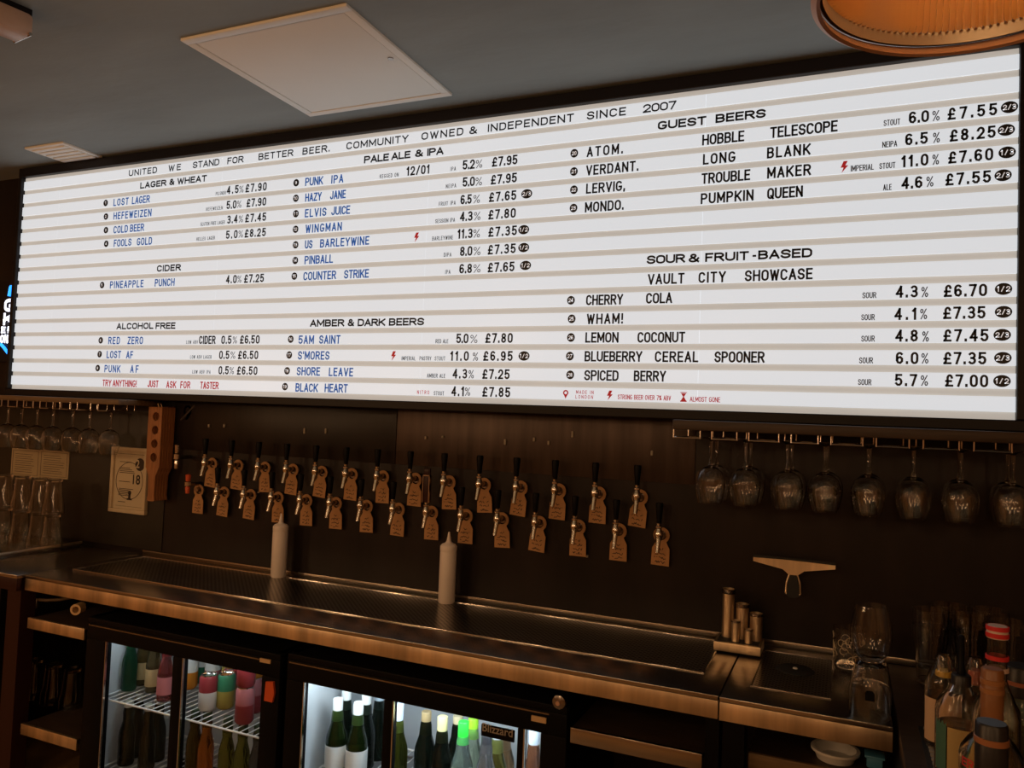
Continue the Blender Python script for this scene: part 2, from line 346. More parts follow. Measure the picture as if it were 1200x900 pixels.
for k in range(1, 17):
    t = row_top(k); b = t-PIT if k < 16 else BZ0
    bbox('rail', 'rail_beige', 0, BW, 0.0, 0.012, b, t-WH)
    for s0, s1 in zip(seams, seams[1:]):
        bbox('letter_panel', 'panel_white', s0+0.0002, s1-0.0002, -0.006, 0.012, t-WH, t)
TY = -0.0070
def bx(px, k, dz=0.5): return solve_x(px, TY, row_top(k)-WH*dz)
BO = (BW/2, 0, BZ0)
crops = {'a': (3.103, 0), 'b': (2.8125, 320), 'c': (2.307, 640), 'd': (4.0, 900), 'e': (3.913, 900), 'p': (1, 0)}
STY = {  # cap height in row pitches, base above the strip's lower edge, stroke, width ratio, material
    'H': (0.45, 0.09, .22, .86, 'letter_black'), 'T': (0.45, 0.09, .18, .80, 'letter_black'),
    'B': (0.53, 0.04, .165, .46, 'letter_blue'), 'K': (0.55, 0.04, .17, .46, 'letter_black'),
    'N': (0.55, 0.04, .175, .39, 'letter_black'), 'S': (0.24, 0.05, .13, .36, 'letter_grey'),
    'M': (0.28, 0.05, .14, .42, 'letter_grey'), 'R': (0.48, 0.05, .16, .42, 'letter_red'), 'r': (0.22, 0.10, .13, .4, 'letter_red'),
    'P': (0.48, 0.05, .09, .5, 'letter_grey')}
def words(crop, row, style, *items):
    sc, off = crops[crop]
    h, base, th, ra, m = STY[style]
    for s, a, b in items:
        x0 = bx(a/sc+off, row); x1 = bx(b/sc+off, row)
        stroke_word(s, x0, x1, row_top(row)-WH+(base+random.uniform(-.012, .012))*PIT, h*PIT, th, ra, m, board, TY, BO)
def disc(row, crop, cx, s, rx=0.40, big=False):
    sc, off = crops[crop]; x = bx(cx/sc+off, row); z = row_top(row)-WH*0.50
    r = 0.235*PIT if not big else 0.26*PIT; kx = 0.92 if not big else 1.25
    pts = [(x-BW/2+kx*r*math.cos(2*math.pi*k/24), z-BZ0+r*math.sin(2*math.pi*k/24)) for k in range(24)]
    MB().prism(pts, -0.0072, -0.0058).build('number_badge' if not big else 'measure_badge', 'letter_black', board, smooth=False)
    wd = (1.2 if not big else 1.55)*r*kx*(0.5 if len(s) == 1 else 1.0)
    stroke_word(s, x-wd/2, x+wd/2, z-0.45*r, 0.9*r, .17, .5, 'print_white', board, -0.0078, BO, 'badge_print')
BOLT = [(0.1, 1), (0.55, 1), (0.3, 0.58), (0.62, 0.58), (-0.1, -0.1), (0.12, 0.4), (-0.2, 0.4)]
def bolt(row, crop, cx, h=0.5):
    sc, off = crops[crop]; x = bx(cx/sc+off, row); z = row_top(row)-WH+0.08*PIT
    MB().prism([(x-BW/2+(u-0.2)*h*PIT*0.8, z-BZ0+v*h*PIT) for u, v in BOLT], -0.0072, -0.0058).build('bolt_icon', 'letter_red', board, smooth=False)
words('p', 1, 'T', ('UNITED', 151, 184), ('WE', 197.5, 212), ('STAND', 226, 257), ('FOR', 266.5, 285.5), ('BETTER', 303, 343.8), ('BEER.', 354.5, 386.5), ('COMMUNITY', 406, 478.6), ('OWNED', 494, 543), ('&', 550, 559), ('INDEPENDENT', 571.7, 672.5), ('SINCE', 687.7, 733.6), ('2007', 753.6, 792.6))
words('a', 2, 'H', ('LAGER', 510, 605), ('&', 616, 634), ('WHEAT', 645, 752))
words('b', 2, 'H', ('PALE', 300, 382), ('ALE', 390, 453), ('&', 468, 494), ('IPA', 508, 562))
words('c', 2, 'H', ('GUEST', 302, 433), ('BEERS', 458, 594))
words('a', 8, 'H', ('CIDER', 571, 658)); words('c', 9, 'H', ('SOUR', 272, 376), ('&', 385, 414), ('FRUIT', 430, 548), ('-', 558, 568)); words('p', 9, 'H', ('BASED', 888.5, 951.9))
words('a', 12, 'H', ('ALCOHOL', 424, 558), ('FREE', 566, 638)); words('b', 12, 'H', ('AMBER', 122, 235), ('&', 246, 267), ('DARK', 279, 370), ('BEERS', 382, 498))
def item(crop, row, no, bx_, names, small, abv, price, style, badge=None, bl=None):
    disc(row, crop, bx_, no); words(crop, row, style, *names)
    if small: words(crop, row, 'S', *small)
    words(crop, row, 'N', abv[:3]); words(crop, row, 'P', ('%', abv[3], abv[4])); words(crop, row, 'N', price)
    if badge: disc(row, crop, badge[1], badge[0], big=True)
    if bl: bolt(row, crop, bl)
I = item
I('a', 3, '1', 384, [('LOST', 413, 468), ('LAGER', 480, 545)], [('PILSNER', 785, 822)], ('4.5', 825, 868, 870, 886), ('£7.90', 893, 970), 'B')
I('a', 4, '2', 385, [('HEFEWEIZEN', 413, 551)], [('HEFEWEIZEN', 750, 810)], ('5.0', 824, 860, 862, 878), ('£7.90', 897, 968), 'B')
I('a', 5, '3', 385, [('COLD', 413, 465), ('BEER', 473, 524)], [('GLUTEN FREE LAGER', 730, 818)], ('3.4', 826, 864, 868, 884), ('£7.45', 892, 968), 'B')
I('a', 6, '4', 386, [('FOOLS', 414, 478), ('GOLD', 498, 553)], [('HELLES', 715, 748), ('LAGER', 755, 782)], ('5.0', 822, 864, 867, 884), ('£8.25', 890, 967), 'B')
I('a', 9, '5', 371, [('PINEAPPLE', 400, 522), ('PUNCH', 563, 635)], [], ('4.0', 822, 861, 863, 878), ('£7.25', 888, 960), 'B')
I('a', 13, '6', 366, [('RED', 394, 436), ('ZERO', 464, 520)], [('LOW ABV', 678, 720)], ('0.5', 805, 842, 846, 862), ('£6.50', 873, 944), 'B')
words('a', 13, 'N', ('CIDER', 724, 784))
I('a', 14, '7', 362, [('LOST', 388, 440), ('AF', 459, 484)], [('LOW ABV LAGER', 692, 770)], ('0.5', 797, 834, 838, 856), ('£6.50', 866, 939), 'B')
I('a', 15, '8', 355, [('PUNK', 380, 438), ('AF', 474, 504)], [('LOW ABV IPA', 700, 766)], ('0.5', 795, 832, 834, 851), ('£6.50', 862, 936), 'B')
words('a', 16, 'R', ('TRY', 373, 405), ('ANYTHING!', 410, 497), ('JUST', 537, 576), ('ASK', 605, 641), ('FOR', 656, 692), ('TASTER', 728, 795))
I('b', 3, '9', 76, [('PUNK', 106, 165), ('IPA', 192, 232)], [('KEGGED ON', 352, 414), ('IPA', 585, 603)], ('5.2', 625, 665, 668, 690), ('£7.95', 722, 806), 'B')
words('b', 3, 'N', ('12/01', 440, 516))
I('b', 4, '10', 75, [('HAZY', 106, 160), ('JANE', 188, 240)], [('NEIPA', 570, 604)], ('5.0', 625, 665, 667, 689), ('£7.95', 718, 804), 'B')
I('b', 5, '11', 75, [('ELVIS', 105, 176), ('JUICE', 192, 254)], [('FRUIT', 547, 577), ('IPA', 585, 602)], ('6.5', 618, 655, 660, 682), ('£7.65', 712, 802), 'B', ('2/3', 836))
I('b', 6, '12', 74, [('WINGMAN', 107, 227)], [('SESSION IPA', 535, 600)], ('4.3', 616, 658, 662, 684), ('£7.80', 710, 800), 'B')
I('b', 7, '13', 74, [('US', 105, 130), ('BARLEYWINE', 155, 317)], [('BARLEYWINE', 525, 594)], ('11.3', 608, 658, 660, 682), ('£7.35', 710, 804), 'B', ('1/2', 826), 473)
I('b', 8, '14', 73, [('PINBALL', 104, 198)], [('DIPA', 563, 588)], ('8.0', 616, 657, 661, 684), ('£7.35', 708, 800), 'B', ('1/2', 826))
I('b', 9, '15', 70, [('COUNTER', 100, 208), ('STRIKE', 234, 316)], [('IPA', 568, 585)], ('6.8', 614, 656, 660, 684), ('£7.65', 708, 796), 'B', ('1/2', 832))
I('b', 13, '16', 58, [('5AM', 84, 135), ('SAINT', 152, 222)], [('RED ALE', 536, 578)], ('5.0', 604, 644, 650, 674), ('£7.80', 700, 790), 'B')
I('b', 14, '17', 53, [("S'MORES", 82, 186)], [('IMPERIAL', 424, 470), ('PASTRY', 483, 522), ('STOUT', 533, 568)], ('11.0', 584, 645, 658, 676), ('£6.95', 693, 790), 'B', ('1/2', 827), 397)
I('b', 15, '18', 46, [('SHORE', 78, 155), ('LEAVE', 184, 264)], [('AMBER ALE', 508, 568)], ('4.3', 592, 640, 644, 662), ('£7.25', 690, 780), 'B')
I('b', 16, '19', 39, [('BLACK', 74, 148), ('HEART', 170, 246)], [('STOUT', 530, 564)], ('4.1', 588, 630, 632, 650), ('£7.85', 690, 782), 'B')
words('b', 16, 'r', ('NITRO', 475, 515))
GUEST = [(3, '20', 76, [('ATOM.', 110, 208), ('HOBBLE', 422, 536)], ('TELESCOPE', 902.5, 981.7), [('STOUT', 542, 620)], ('6.0', 660, 755, 770, 805), ('£7.55', 842, 1075), ('2/3', 1132), None),
 (4, '21', 75, [('VERDANT.', 108, 250), ('LONG', 424, 512)], ('BLANK', 898.8, 950), [('NEIPA', 536, 606)], ('6.5', 643, 750, 773, 806), ('£8.25', 852, 1068), ('2/3', 1117), None),
 (5, '22', 75, [('LERVIG,', 108, 214), ('TROUBLE', 420, 552)], ('MAKER', 899, 950.5), [('IMPERIAL', 388, 497), ('STOUT', 522, 598)], ('11.0', 625, 752, 770, 802), ('£7.60', 845, 1056), ('1/3', 1121), 358),
 (6, '23', 74, [('MONDO.', 105, 210), ('PUMPKIN', 418, 561)], ('QUEEN', 899, 941), [('ALE', 540, 580)], ('4.6', 626, 725, 742, 776), ('£7.55', 832, 1046), ('2/3', 1102), None)]
SOUR = [(11, '24', 67, [('CHERRY', 108, 208), ('COLA', 270, 341)], None, [('SOUR', 433, 497)], ('4.3', 586, 688, 703, 735), ('£6.70', 806, 1005), ('1/2', 1080), None),
 (12, '25', 69, [('WHAM!', 110, 208)], None, [('SOUR', 428, 490)], ('4.1', 580, 682, 697, 730), ('£7.35', 803, 998), ('2/3', 1080), None),
 (13, '26', 67, [('LEMON', 106, 196), ('COCONUT', 247, 376)], None, [('SOUR', 428, 490)], ('4.8', 584, 688, 707, 738), ('£7.45', 804, 1012), ('2/3', 1074), None),
 (14, '27', 64, [('BLUEBERRY', 104, 260), ('CEREAL', 294, 412), ('SPOONER', 455, 591)], None, [('SOUR', 418, 482)], ('6.0', 586, 690, 703, 736), ('£7.35', 804, 1002), ('2/3', 1077), None),
 (15, '28', 65, [('SPICED', 103, 196), ('BERRY', 237, 324)], None, [('SOUR', 413, 475)], ('5.7', 582, 684, 700, 734), ('£7.00', 812, 1010), ('1/2', 1073), None)]
for cr, tab in (('d', GUEST), ('e', SOUR)):
    for row, no, b, nm, extra, sm, abv, price, badge, bl in tab:
        disc(row, 'c', b, no); words('c', row, 'K', *nm)
        if extra: words('p', row, 'K', extra)
        words(cr, row, 'M', *sm); words(cr, row, 'N', abv[:3]); words(cr, row, 'P', ('%', abv[3], abv[4])); words(cr, row, 'N', price)
        disc(row, cr, badge[1], badge[0], big=True)
        if bl: bolt(row, cr, bl)
words('c', 10, 'K', ('VAULT', 275, 374), ('CITY', 412, 486)); words('p', 10, 'K', ('SHOWCASE', 872.8, 952.4))
# legend row
z16 = row_top(16)-WH
def legend(s, a, b, dz, h): stroke_word(s, bx(640+a/4.2857, 16), bx(640+b/4.2857, 16), z16+dz*PIT, h*PIT, .13, .45, 'letter_red', board, TY, BO)
legend('MADE IN', 150, 238, 0.33, 0.19); legend('LONDON', 148, 236, 0.08, 0.19)
legend('STRONG BEER OVER 7% ABV', 360, 627, 0.10, 0.25); legend('ALMOST GONE', 722, 875, 0.08, 0.25)
bolt(16, 'c', 172, 0.46)
px_ = bx(640+98/4.2857, 16)-BW/2; pz = z16-BZ0
m_ = MB(); m_.plate(circle(px_, pz+0.37*PIT, 0.15*PIT, 16), [circle(px_, pz+0.37*PIT, 0.08*PIT, 12)], -0.0072, -0.0062)
m_.prism([(px_-0.1*PIT, pz+0.27*PIT), (px_, pz+0.06*PIT), (px_+0.1*PIT, pz+0.27*PIT)], -0.0072, -0.0062); m_.build('pin_icon', 'letter_red', board, smooth=False)
px_ = bx(640+690/4.2857, 16)-BW/2
m_ = MB()
for a, b, c, d in ((-.16, .16, .50, .54), (-.16, .16, .06, .12)): m_.box(px_+a*PIT, px_+b*PIT, -0.0072, -0.0062, pz+c*PIT, pz+d*PIT)
m_.prism([(px_-.13*PIT, pz+.48*PIT), (px_-.02*PIT, pz+.31*PIT), (px_+.02*PIT, pz+.31*PIT), (px_+.13*PIT, pz+.48*PIT)], -0.0072, -0.0062)
m_.prism([(px_-.13*PIT, pz+.12*PIT), (px_-.02*PIT, pz+.31*PIT), (px_+.02*PIT, pz+.31*PIT), (px_+.13*PIT, pz+.12*PIT)], -0.0072, -0.0062)
m_.build('hourglass_icon', 'letter_red', board, smooth=False)
# ------------------------------------------------------------------ ceiling things
hx, hy, hw, hd = 1.7497, -0.7266, 0.5967, 0.6108
h = empty('access_hatch', (hx, hy, CEIL), 'square cream access hatch with a small lock in the dark ceiling', 'hatch')
m_ = MB(); e = 0.028
for b in ((0, hw, 0, e), (0, hw, hd-e, hd), (0, e, e, hd-e), (hw-e, hw, e, hd-e)): m_.box(b[0], b[1], b[2], b[3], -0.008, 0.004, 0.002)
m_.build('hatch_frame', 'hatch_white', h)
MB().box(e-.004, hw-e+.004, e-.004, hd-e+.004, -0.001, 0.004).build('gap', 'hatch_line', h)
MB().box(e+.003, hw-e-.003, e+.003, hd-e-.003, -0.006, 0.004, 0.001).build('door', 'hatch_white', h)
lk = hit(458, 66, 2, CEIL)-Vector((hx, hy, CEIL))
MB().cyl((lk.x, lk.y, -0.009), (lk.x, lk.y, 0.0), 0.009, n=14).build('lock', 'chrome_dark', h)
a, b = hit(34, 172, 2, CEIL), hit(115, 183, 2, CEIL)
pl = empty('ceiling_plate', (a.x, a.y, CEIL), 'small white square vent plate on the ceiling at the far left', 'vent')
MB().box(-0.03, 0.215, 0.0, 0.19, -0.008, 0.003, 0.002).build('frame', 'hatch_white', pl)
for i in range(5): MB().box(-0.01, 0.195, 0.02+i*0.033, 0.042+i*0.033, -0.013, -0.006, 0.002).build('slat', 'hatch_white', pl)
# tan lamp fitting that enters the picture at the upper left corner
a = hit(27, 25, 2, CEIL-0.02); b = hit(-60, -12, 2, CEIL-0.02)
d = (b-a); d.z = 0; L = d.length; d.normalize()
sp = empty('ceiling_light_fitting', (a.x, a.y, CEIL), 'tan rounded end of a light fitting on the ceiling in the upper left corner', 'light')
sp.rotation_euler.z = math.atan2(d.y, d.x)
MB().box(0, L, -0.015, 0.05, -0.02, 0.0).build('base', 'black_frame', sp)
MB().box(0, L, -0.02, 0.07, -0.085, -0.018, 0.016).build('body', 'spot_tan', sp)
MB().cyl((-0.004, 0.025, -0.06), (0.01, 0.025, -0.06), 0.012).build('end_cap', 'chrome', sp)
MB().tube([(0.01, -0.02, -0.078), (0.01, 0.07, -0.078)], 0.005).build('trim', 'chrome', sp)
# ribbed glass pendant near the camera
d = ray(1156, 59); hh = math.hypot(d.x, d.y); R0 = 0.165
far = CAM + d*(1.08/hh); ctr = CAM + d*(0.915/hh); rz = far.z
pd = empty('pendant_lamp', (ctr.x, ctr.y, rz), 'ribbed amber glass pendant lamp with a copper rim at the upper right', 'lamp')
MB().lathe([(R0-.004, 0.002), (R0, 0), (R0+.006, 0.004), (R0+.006, 0.010), (R0, 0.012), (R0-.004, 0.002)], 96).build('copper_rim', 'copper', pd)
MB().lathe([(R0-.002, 0.012), (R0+.003, 0.014), (R0-.001, 0.028), (R0-.006, 0.028), (R0-.006, 0.012)], 96).build('rim_band', 'rim_glass', pd)
dome = [(R0-.006, 0.026)] + [(0.05+(R0-.060)*math.cos(t), 0.032+0.13*math.sin(t)) for t in [i*math.pi/2/8 for i in range(9)]]
NR = 256
MB().lathe(dome, NR*2, mod=lambda k, r: 0.0075*math.sin(math.pi*k/2+0.4)*min(1, r/0.1)).build('ribbed_shade', 'lamp_glass', pd)
MB().lathe([(0.052, 0.160), (0.056, 0.175), (0.03, 0.20), (0.012, 0.22), (0, 0.22)], 32).build('cap', 'copper', pd)
MB().cyl((0, 0, 0.21), (0, 0, CEIL-rz), 0.004, n=8).build('cord', 'black_plastic', pd)
MB().lathe([(0.05, CEIL-rz), (0.05, CEIL-rz-0.02), (0, CEIL-rz-0.025)], 24).build('ceiling_rose', 'copper', pd)
MB().ball((0, 0, 0.10), 0.035, 20).build('bulb', 'bulb', pd)
lamp('pendant_light', (ctr.x, ctr.y, rz+0.09), 1.9, (1.0, 0.6, 0.28), 0.03)
# ------------------------------------------------------------------ counters
FY = -0.436; SEAM = 3.328; CE = 3.706
ct = empty('back_counter', (0.8, FY, 0), 'long brushed steel back bar counter with a perforated drip tray', 'counter')
def cb(name, m, x0, x1, y0, y1, z0, z1, bev=0, parent=None): return MB().box(x0-0.8, x1-0.8, y0-FY, y1-FY, z0, z1, bev).build(name, m, parent or ct)
cb('worktop', 'steel', 0.80, SEAM-.003, FY, WALL-.006, TOP-.012, TOP, 0.0015)
cb('fascia', 'steel_edge', 0.80, SEAM-.003, FY+.001, FY+.014, TOP-.056, TOP-.0125, 0.001)
cb('upstand', 'steel', 0.80, SEAM-.003, WALL-.012, WALL-.001, TOP, TOP+.018, 0.001)
TX0, TX1, TY0, TY1 = 0.86, 3.262, -0.282, 0.045
cb('drip_grate', 'perforated_steel', TX0, TX1, TY0, TY1, TOP, TOP+.0015)
for b in ((TX0, TX1, TY0-.004, TY0), (TX0, TX1, TY1, TY1+.004), (TX1, TX1+.004, TY0-.004, TY1+.004), (TX0-.004, TX0, TY0-.004, TY1+.004)):
    cb('tray_lip', 'chrome', *b, TOP, TOP+.004, 0.001)
cb('frame_leg', 'black_plastic', 3.292, SEAM-.003, FY+.03, FY+.09, 0, TOP-.012)
cb('back_panel', 'black_frame', 0.80, SEAM, 0.07, WALL-.004, 0.02, TOP-.02)
c2 = empty('rinser_counter', (SEAM, FY, 0), 'short brushed steel counter section right of the seam holding the glass rinser', 'counter')
def c2b(name, m, x0, x1, y0, y1, z0, z1, bev=0): return MB().box(x0-SEAM, x1-SEAM, y0-FY, y1-FY, z0, z1, bev).build(name, m, c2)
c2b('worktop', 'steel', SEAM+.001, CE, FY-.004, WALL-.006, TOP-.012, TOP, 0.0015)
c2b('fascia', 'steel_edge', SEAM+.001, CE, FY-.003, FY+.012, TOP-.056, TOP-.0125, 0.001)
c2b('upstand', 'steel', SEAM+.001, 4.6, WALL-.012, WALL-.001, TOP, TOP+.018, 0.001)
c2b('frame_leg', 'black_plastic', SEAM+.006, 3.385, FY+.03, FY+.09, 0, TOP-.012)
rp = c2b('rinser_plate', 'perforated_small', 3.392, 3.573, -0.322, 0.02, TOP, TOP+.002)
for b in ((3.388, 3.392, -.326, .024), (3.573, 3.577, -.326, .024), (3.392, 3.573, -.326, -.322), (3.392, 3.573, .02, .024)):
    c2b('rinser_lip', 'chrome_dark', *b, TOP, TOP+.0035, 0.001)
rc = Vector((3.483-SEAM, -0.128-FY, TOP+.002))
MB().lathe([(0, 0.004), (0.045, 0.004), (0.05, 0.001), (0.05, -0.001)], 32, rc).build('rinser_disc', 'rubber', c2)
MB().lathe([(0, 0.008), (0.005, 0.007), (0.007, 0.004)], 12, rc).build('rinser_nozzle', 'white_plastic', c2)
c2b('back_panel', 'black_frame', SEAM, CE, 0.07, WALL-.004, 0.02, TOP-.02)
# side run coming towards the camera on the right
c3 = empty('side_counter', (CE+.012, -1.9, 0), 'dark side counter at the lower right carrying the spirit bottles', 'counter')
MB().box(0, 0.9, 0, 1.97, 0.0, TOP-.03).build('body', 'black_frame', c3)
MB().box(0.0, 0.9, 0, 1.99, TOP-.03, TOP-.002, 0.002).build('worktop', 'wood_dark', c3)
for i in range(40):
    MB().box(0.05, 0.24, 0.62+i*0.022, 0.632+i*0.022, TOP-.002, TOP+.004, 0.001).build('mat_rib', 'mat_grey', c3) if i else MB().box(0.04, 0.8, 0.6, 1.5, TOP-.002, TOP).build('bar_mat', 'rubber', c3)
# left counter
c4 = empty('left_counter', (0.0, -0.46, 0), 'dark red fronted counter end at the far left', 'counter')
MB().box(-1.2, 0.79, 0, 0.46+WALL-.004, TOP-.012, TOP, 0.001).build('worktop', 'steel', c4)
MB().box(-1.2, 0.79, 0.001, 0.02, TOP-.058, TOP-.0125, 0.001).build('fascia', 'dark_red_paint', c4)
MB().box(-1.2, 0.66, 0.03, 0.06, 0, TOP-.06).build('front_panel', 'black_frame', c4)
MB().box(0.70, 0.775, 0.03, 0.09, 0, TOP-.013).build('frame_leg', 'dark_red_paint', c4)
dt = empty('drainer_tray', (0.0, -0.3, TOP), 'low steel drainer tray under the stacked pint glasses at the far left', 'tray')
MB().box(-0.9, 0.44, 0, 0.37, 0, 0.014, 0.003).build('tray', 'steel', dt)
MB().tube([(0.44, 0, 0.018), (0.452, 0.1, 0.02), (0.452, 0.3, 0.02), (0.44, 0.37, 0.018)], 0.006).build('lip', 'steel_edge', dt)
# shelves below the counters
def shelf(name, x0, x1, z, label, y0=FY+.02, mfront='steel_edge', depth=0.44, lip=0.036):
    s = empty(name, (x0, y0, z), label, 'shelf')
    MB().box(0, x1-x0, 0.004, depth, -0.012, 0.0).build('board', 'wood_dark', s)
    MB().box(0, x1-x0, 0.0, 0.012, -lip, 0.004, 0.002).build('front_strip', mfront, s)
    return s
shelf('under_shelf', 0.80, 1.105, 0.715, 'upper steel edged shelf under the left end of the steel counter')
shelf('under_shelf', 0.80, 1.10, 0.325, 'lower steel edged shelf under the left end of the steel counter')
shelf('under_shelf', 2.945, 3.288, 0.722, 'steel edged shelf under the counter right of the wine fridge', mfront='steel')
shelf('under_shelf', 3.392, 3.70, 0.733, 'wooden edged shelf under the rinser counter', mfront='wood_rail', y0=FY+.06)
flush_later = True
# ------------------------------------------------------------------ taps
def tap_geo(root, paddle=False, handle=True):
    MB().lathe([(0, .009), (.016, .009), (.021, .004), (.022, 0)], 20).build('escutcheon', 'chrome_dark', root).rotation_euler = (math.pi/2, 0, 0)
    MB().cyl((0, 0, 0), (0, -.05, 0), .010, n=14).build('shank', 'chrome_dark', root)
    MB().lathe([(0, -.016), (.010, -.014), (.0135, -.002), (.0135, .008), (.010, .016), (.0085, .022), (0, .022)], 18, (0, -.056, 0)).build('valve_body', 'chrome', root)
    MB().cyl((0, -.058, -.008), (0, -.072, -.052), .0085, .0065, 14).build('spout', 'chrome', root)
    MB().lathe([(.007, .022), (.0105, .024), (.0105, .029), (.007, .031), (.008, .038), (0, .038)], 16, (0, -.056, 0)).build('collar', 'chrome', root)
    if paddle:
        hd_ = MB().box(-.012, .012, -.063, -.051, .038, .16, .003).build('handle', 'dark_red_paint', root)
        m = MB()
        for b in ((-.014, -.011, .038, .135), (.011, .014, .038, .135), (-.014, .014, .132, .136)): m.box(b[0], b[1], -.066, -.05, b[2], b[3])
        m.build('border', 'chrome', hd_)
        MB().box(-.010, .010, -.065, -.060, .136, .158, .002).build('top_plate', 'dark_red_paint', hd_)
    else:
        MB().lathe([(0, .036), (.0075, .037), (.0085, .05), (.0125, .096), (.011, .102), (0, .103)], 16, (0, -.056, 0)).build('handle', 'black_plastic', root)
T0, TP, TZ, B0, BZt = 1.1717, 0.1398, 1.58-.2823, 1.1058, 1.58-.3971
tapsrc = None
def tap(x, z, label, group, paddle=False):
    global tapsrc
    if paddle:
        r = empty('beer_tap', (x, WALL-.002, z), label, 'beer tap', group); tap_geo(r, True); return r
    if tapsrc is None:
        tapsrc = empty('beer_tap', (x, WALL-.002, z), label, 'beer tap', group); tap_geo(tapsrc); return tapsrc
    return copy_tree(tapsrc, (x, WALL-.002, z), None, label)
def tag_outline():
    pts = [(.026*math.sin(t), .026*math.cos(t)) for t in [i*(math.pi*0.78)/8-0 for i in range(9)]]
    right = pts + [(.019, -.026), (.028, -.042), (.029, -.096)]
    left = [(-x, z) for x, z in right[::-1] if x > 1e-6]
    return right + left
tagmesh = []
def scribble(seed):
    rr = random.Random(seed); m = MB()
    for i, z in enumerate((-.044, -.058, -.072, -.086)):
        n = 2 if i in (0,) else rr.choice((5, 6, 7)); wdt = .008 if i == 0 else rr.uniform(.016, .021)
        x = -wdt; pts = []
        while x < wdt:
            pts.append((x, z+rr.uniform(-.0045, .0045))); x += rr.uniform(.002, .0045)
        for p, q in zip(pts, pts[1:]):
            if rr.random() < 0.18: continue
            dx, dz = q[0]-p[0], q[1]-p[1]; l = math.hypot(dx, dz) or 1; nx, nz = -dz/l*.0011, dx/l*.0011
            v = [m.bm.verts.new((a, -.0016, b)) for a, b in ((p[0]+nx, p[1]+nz), (q[0]+nx, q[1]+nz), (q[0]-nx, q[1]-nz), (p[0]-nx, p[1]-nz))]
            m.bm.faces.new(v)
    return m
tagsrc = []
for i in range(4):
    r = empty('tap_tag', (0, 0, -5), 'x', 'tag', 'kraft tags on the taps')
    MB().plate(tag_outline(), [circle(0, 0, .0155, 16)], -.001, .001).build('card', 'kraft', r, smooth=False)
    scribble(i+3).build('handwriting', 'ink', r, smooth=False)
    tagsrc.append(r)
usedtag = set()
def add_tag(i, x, z, label):
    k = i % 4; rot = random.uniform(-.07, .10)
    if k not in usedtag: usedtag.add(k); t = tagsrc[k]; t['label'] = label
    else: t = copy_tree(tagsrc[k], None, None, label)
    t.location = (x, WALL-.016, z-.004); t.rotation_euler = (0, rot, 0)
for i in range(14):
    x = T0+TP*i
    tap(x, TZ, f'{ORD[i]} beer tap from the left in the upper row', 'taps in the upper row')
    add_tag(i, x, TZ, f'brown card tag on the {ORD[i]} tap from the left in the upper row')
for i in range(15):
    x = B0+TP*i
    if i > 0:
        tap(x, BZt, (f'{ORD[i-1]} beer tap from the left in the lower row' if i != 8 else 'lower row beer tap with the tall dark red paddle handle in a silver border'), 'taps in the lower row', paddle=(i == 8))
    else:
        p = empty('tap_stub', (x, WALL-.002, BZt), 'bare tap shank without a faucet at the left end of the lower row', 'tap shank')
        MB().lathe([(0, .009), (.016, .009), (.021, .004), (.022, 0)], 20).build('escutcheon', 'chrome_dark', p).rotation_euler = (math.pi/2, 0, 0)
        MB().cyl((0, 0, 0), (0, -.03, 0), .010, n=14).build('shank', 'chrome_dark', p)
    add_tag(i+2, x, BZt, f'brown card tag on the {ORD[i-1]} tap from the left in the lower row' if i else 'brown card tag on the bare shank left of the lower row')
# the two soda faucets at the far left of the tap wall
for (px, y0, y1, m, lab) in ((207, 520, 549, 'chrome', 'small chrome faucet beside the wooden paddles'), (220, 555, 578, 'orange_red', 'small red banded faucet left of the lower tap row')):
    a = hit(px, y0, 1, 0.03); b = hit(px, y1, 1, 0.03); hgt = a.z-b.z
    r = empty('soda_faucet', (b.x, WALL-.002, b.z), lab, 'faucet')
    MB().cyl((0, 0, hgt*.45), (0, -.07, hgt*.45), .008, n=12).build('shank', 'chrome_dark', r)
    MB().lathe([(0, 0), (.008, 0), (.010, hgt*.3), (.008, hgt*.35), (0, hgt*.35)], 14, (0, -.07, 0)).build('spout', m if m != 'chrome' else 'chrome', r)
    MB().lathe([(0, hgt*.36), (.013, hgt*.38), (.013, hgt*.58), (0, hgt*.6)], 14, (0, -.07, 0)).build('valve_body', 'chrome', r)
    MB().lathe([(0, hgt*.6), (.009, hgt*.62), (.011, hgt*.95), (0, hgt)], 14, (0, -.07, 0)).build('knob', m, r)
# ------------------------------------------------------------------ squeeze bottles
def squeeze(px, py, y, label):
    p = hit(px, py, 2, TOP+.002); 
    r = empty('squeeze_bottle', (p.x, p.y, TOP+.0015), label, 'bottle', 'squeeze bottles on the drip tray')
    bd = MB().lathe([(0, 0), (.026, 0), (.029, .004), (.029, .175), (.027, .18), (0, .18)], 28).build('body', 'bottle_plastic', r)
    MB().lathe([(.0292, .088), (.0296, .089), (.0292, .090)], 28).build('seam_line', 'bottle_plastic', bd)
    MB().lathe([(0, .178), (.0285, .178), (.0295, .182), (.0295, .196), (.024, .203), (.012, .208), (.008, .215), (.003, .245), (0, .246)], 28).build('nozzle_cap', 'bottle_plastic', r)
squeeze(326, 676, 0, 'white plastic squeeze bottle standing on the drip tray under the lower taps at the left')
squeeze(523, 706, 0, 'white plastic squeeze bottle standing on the middle of the drip tray')
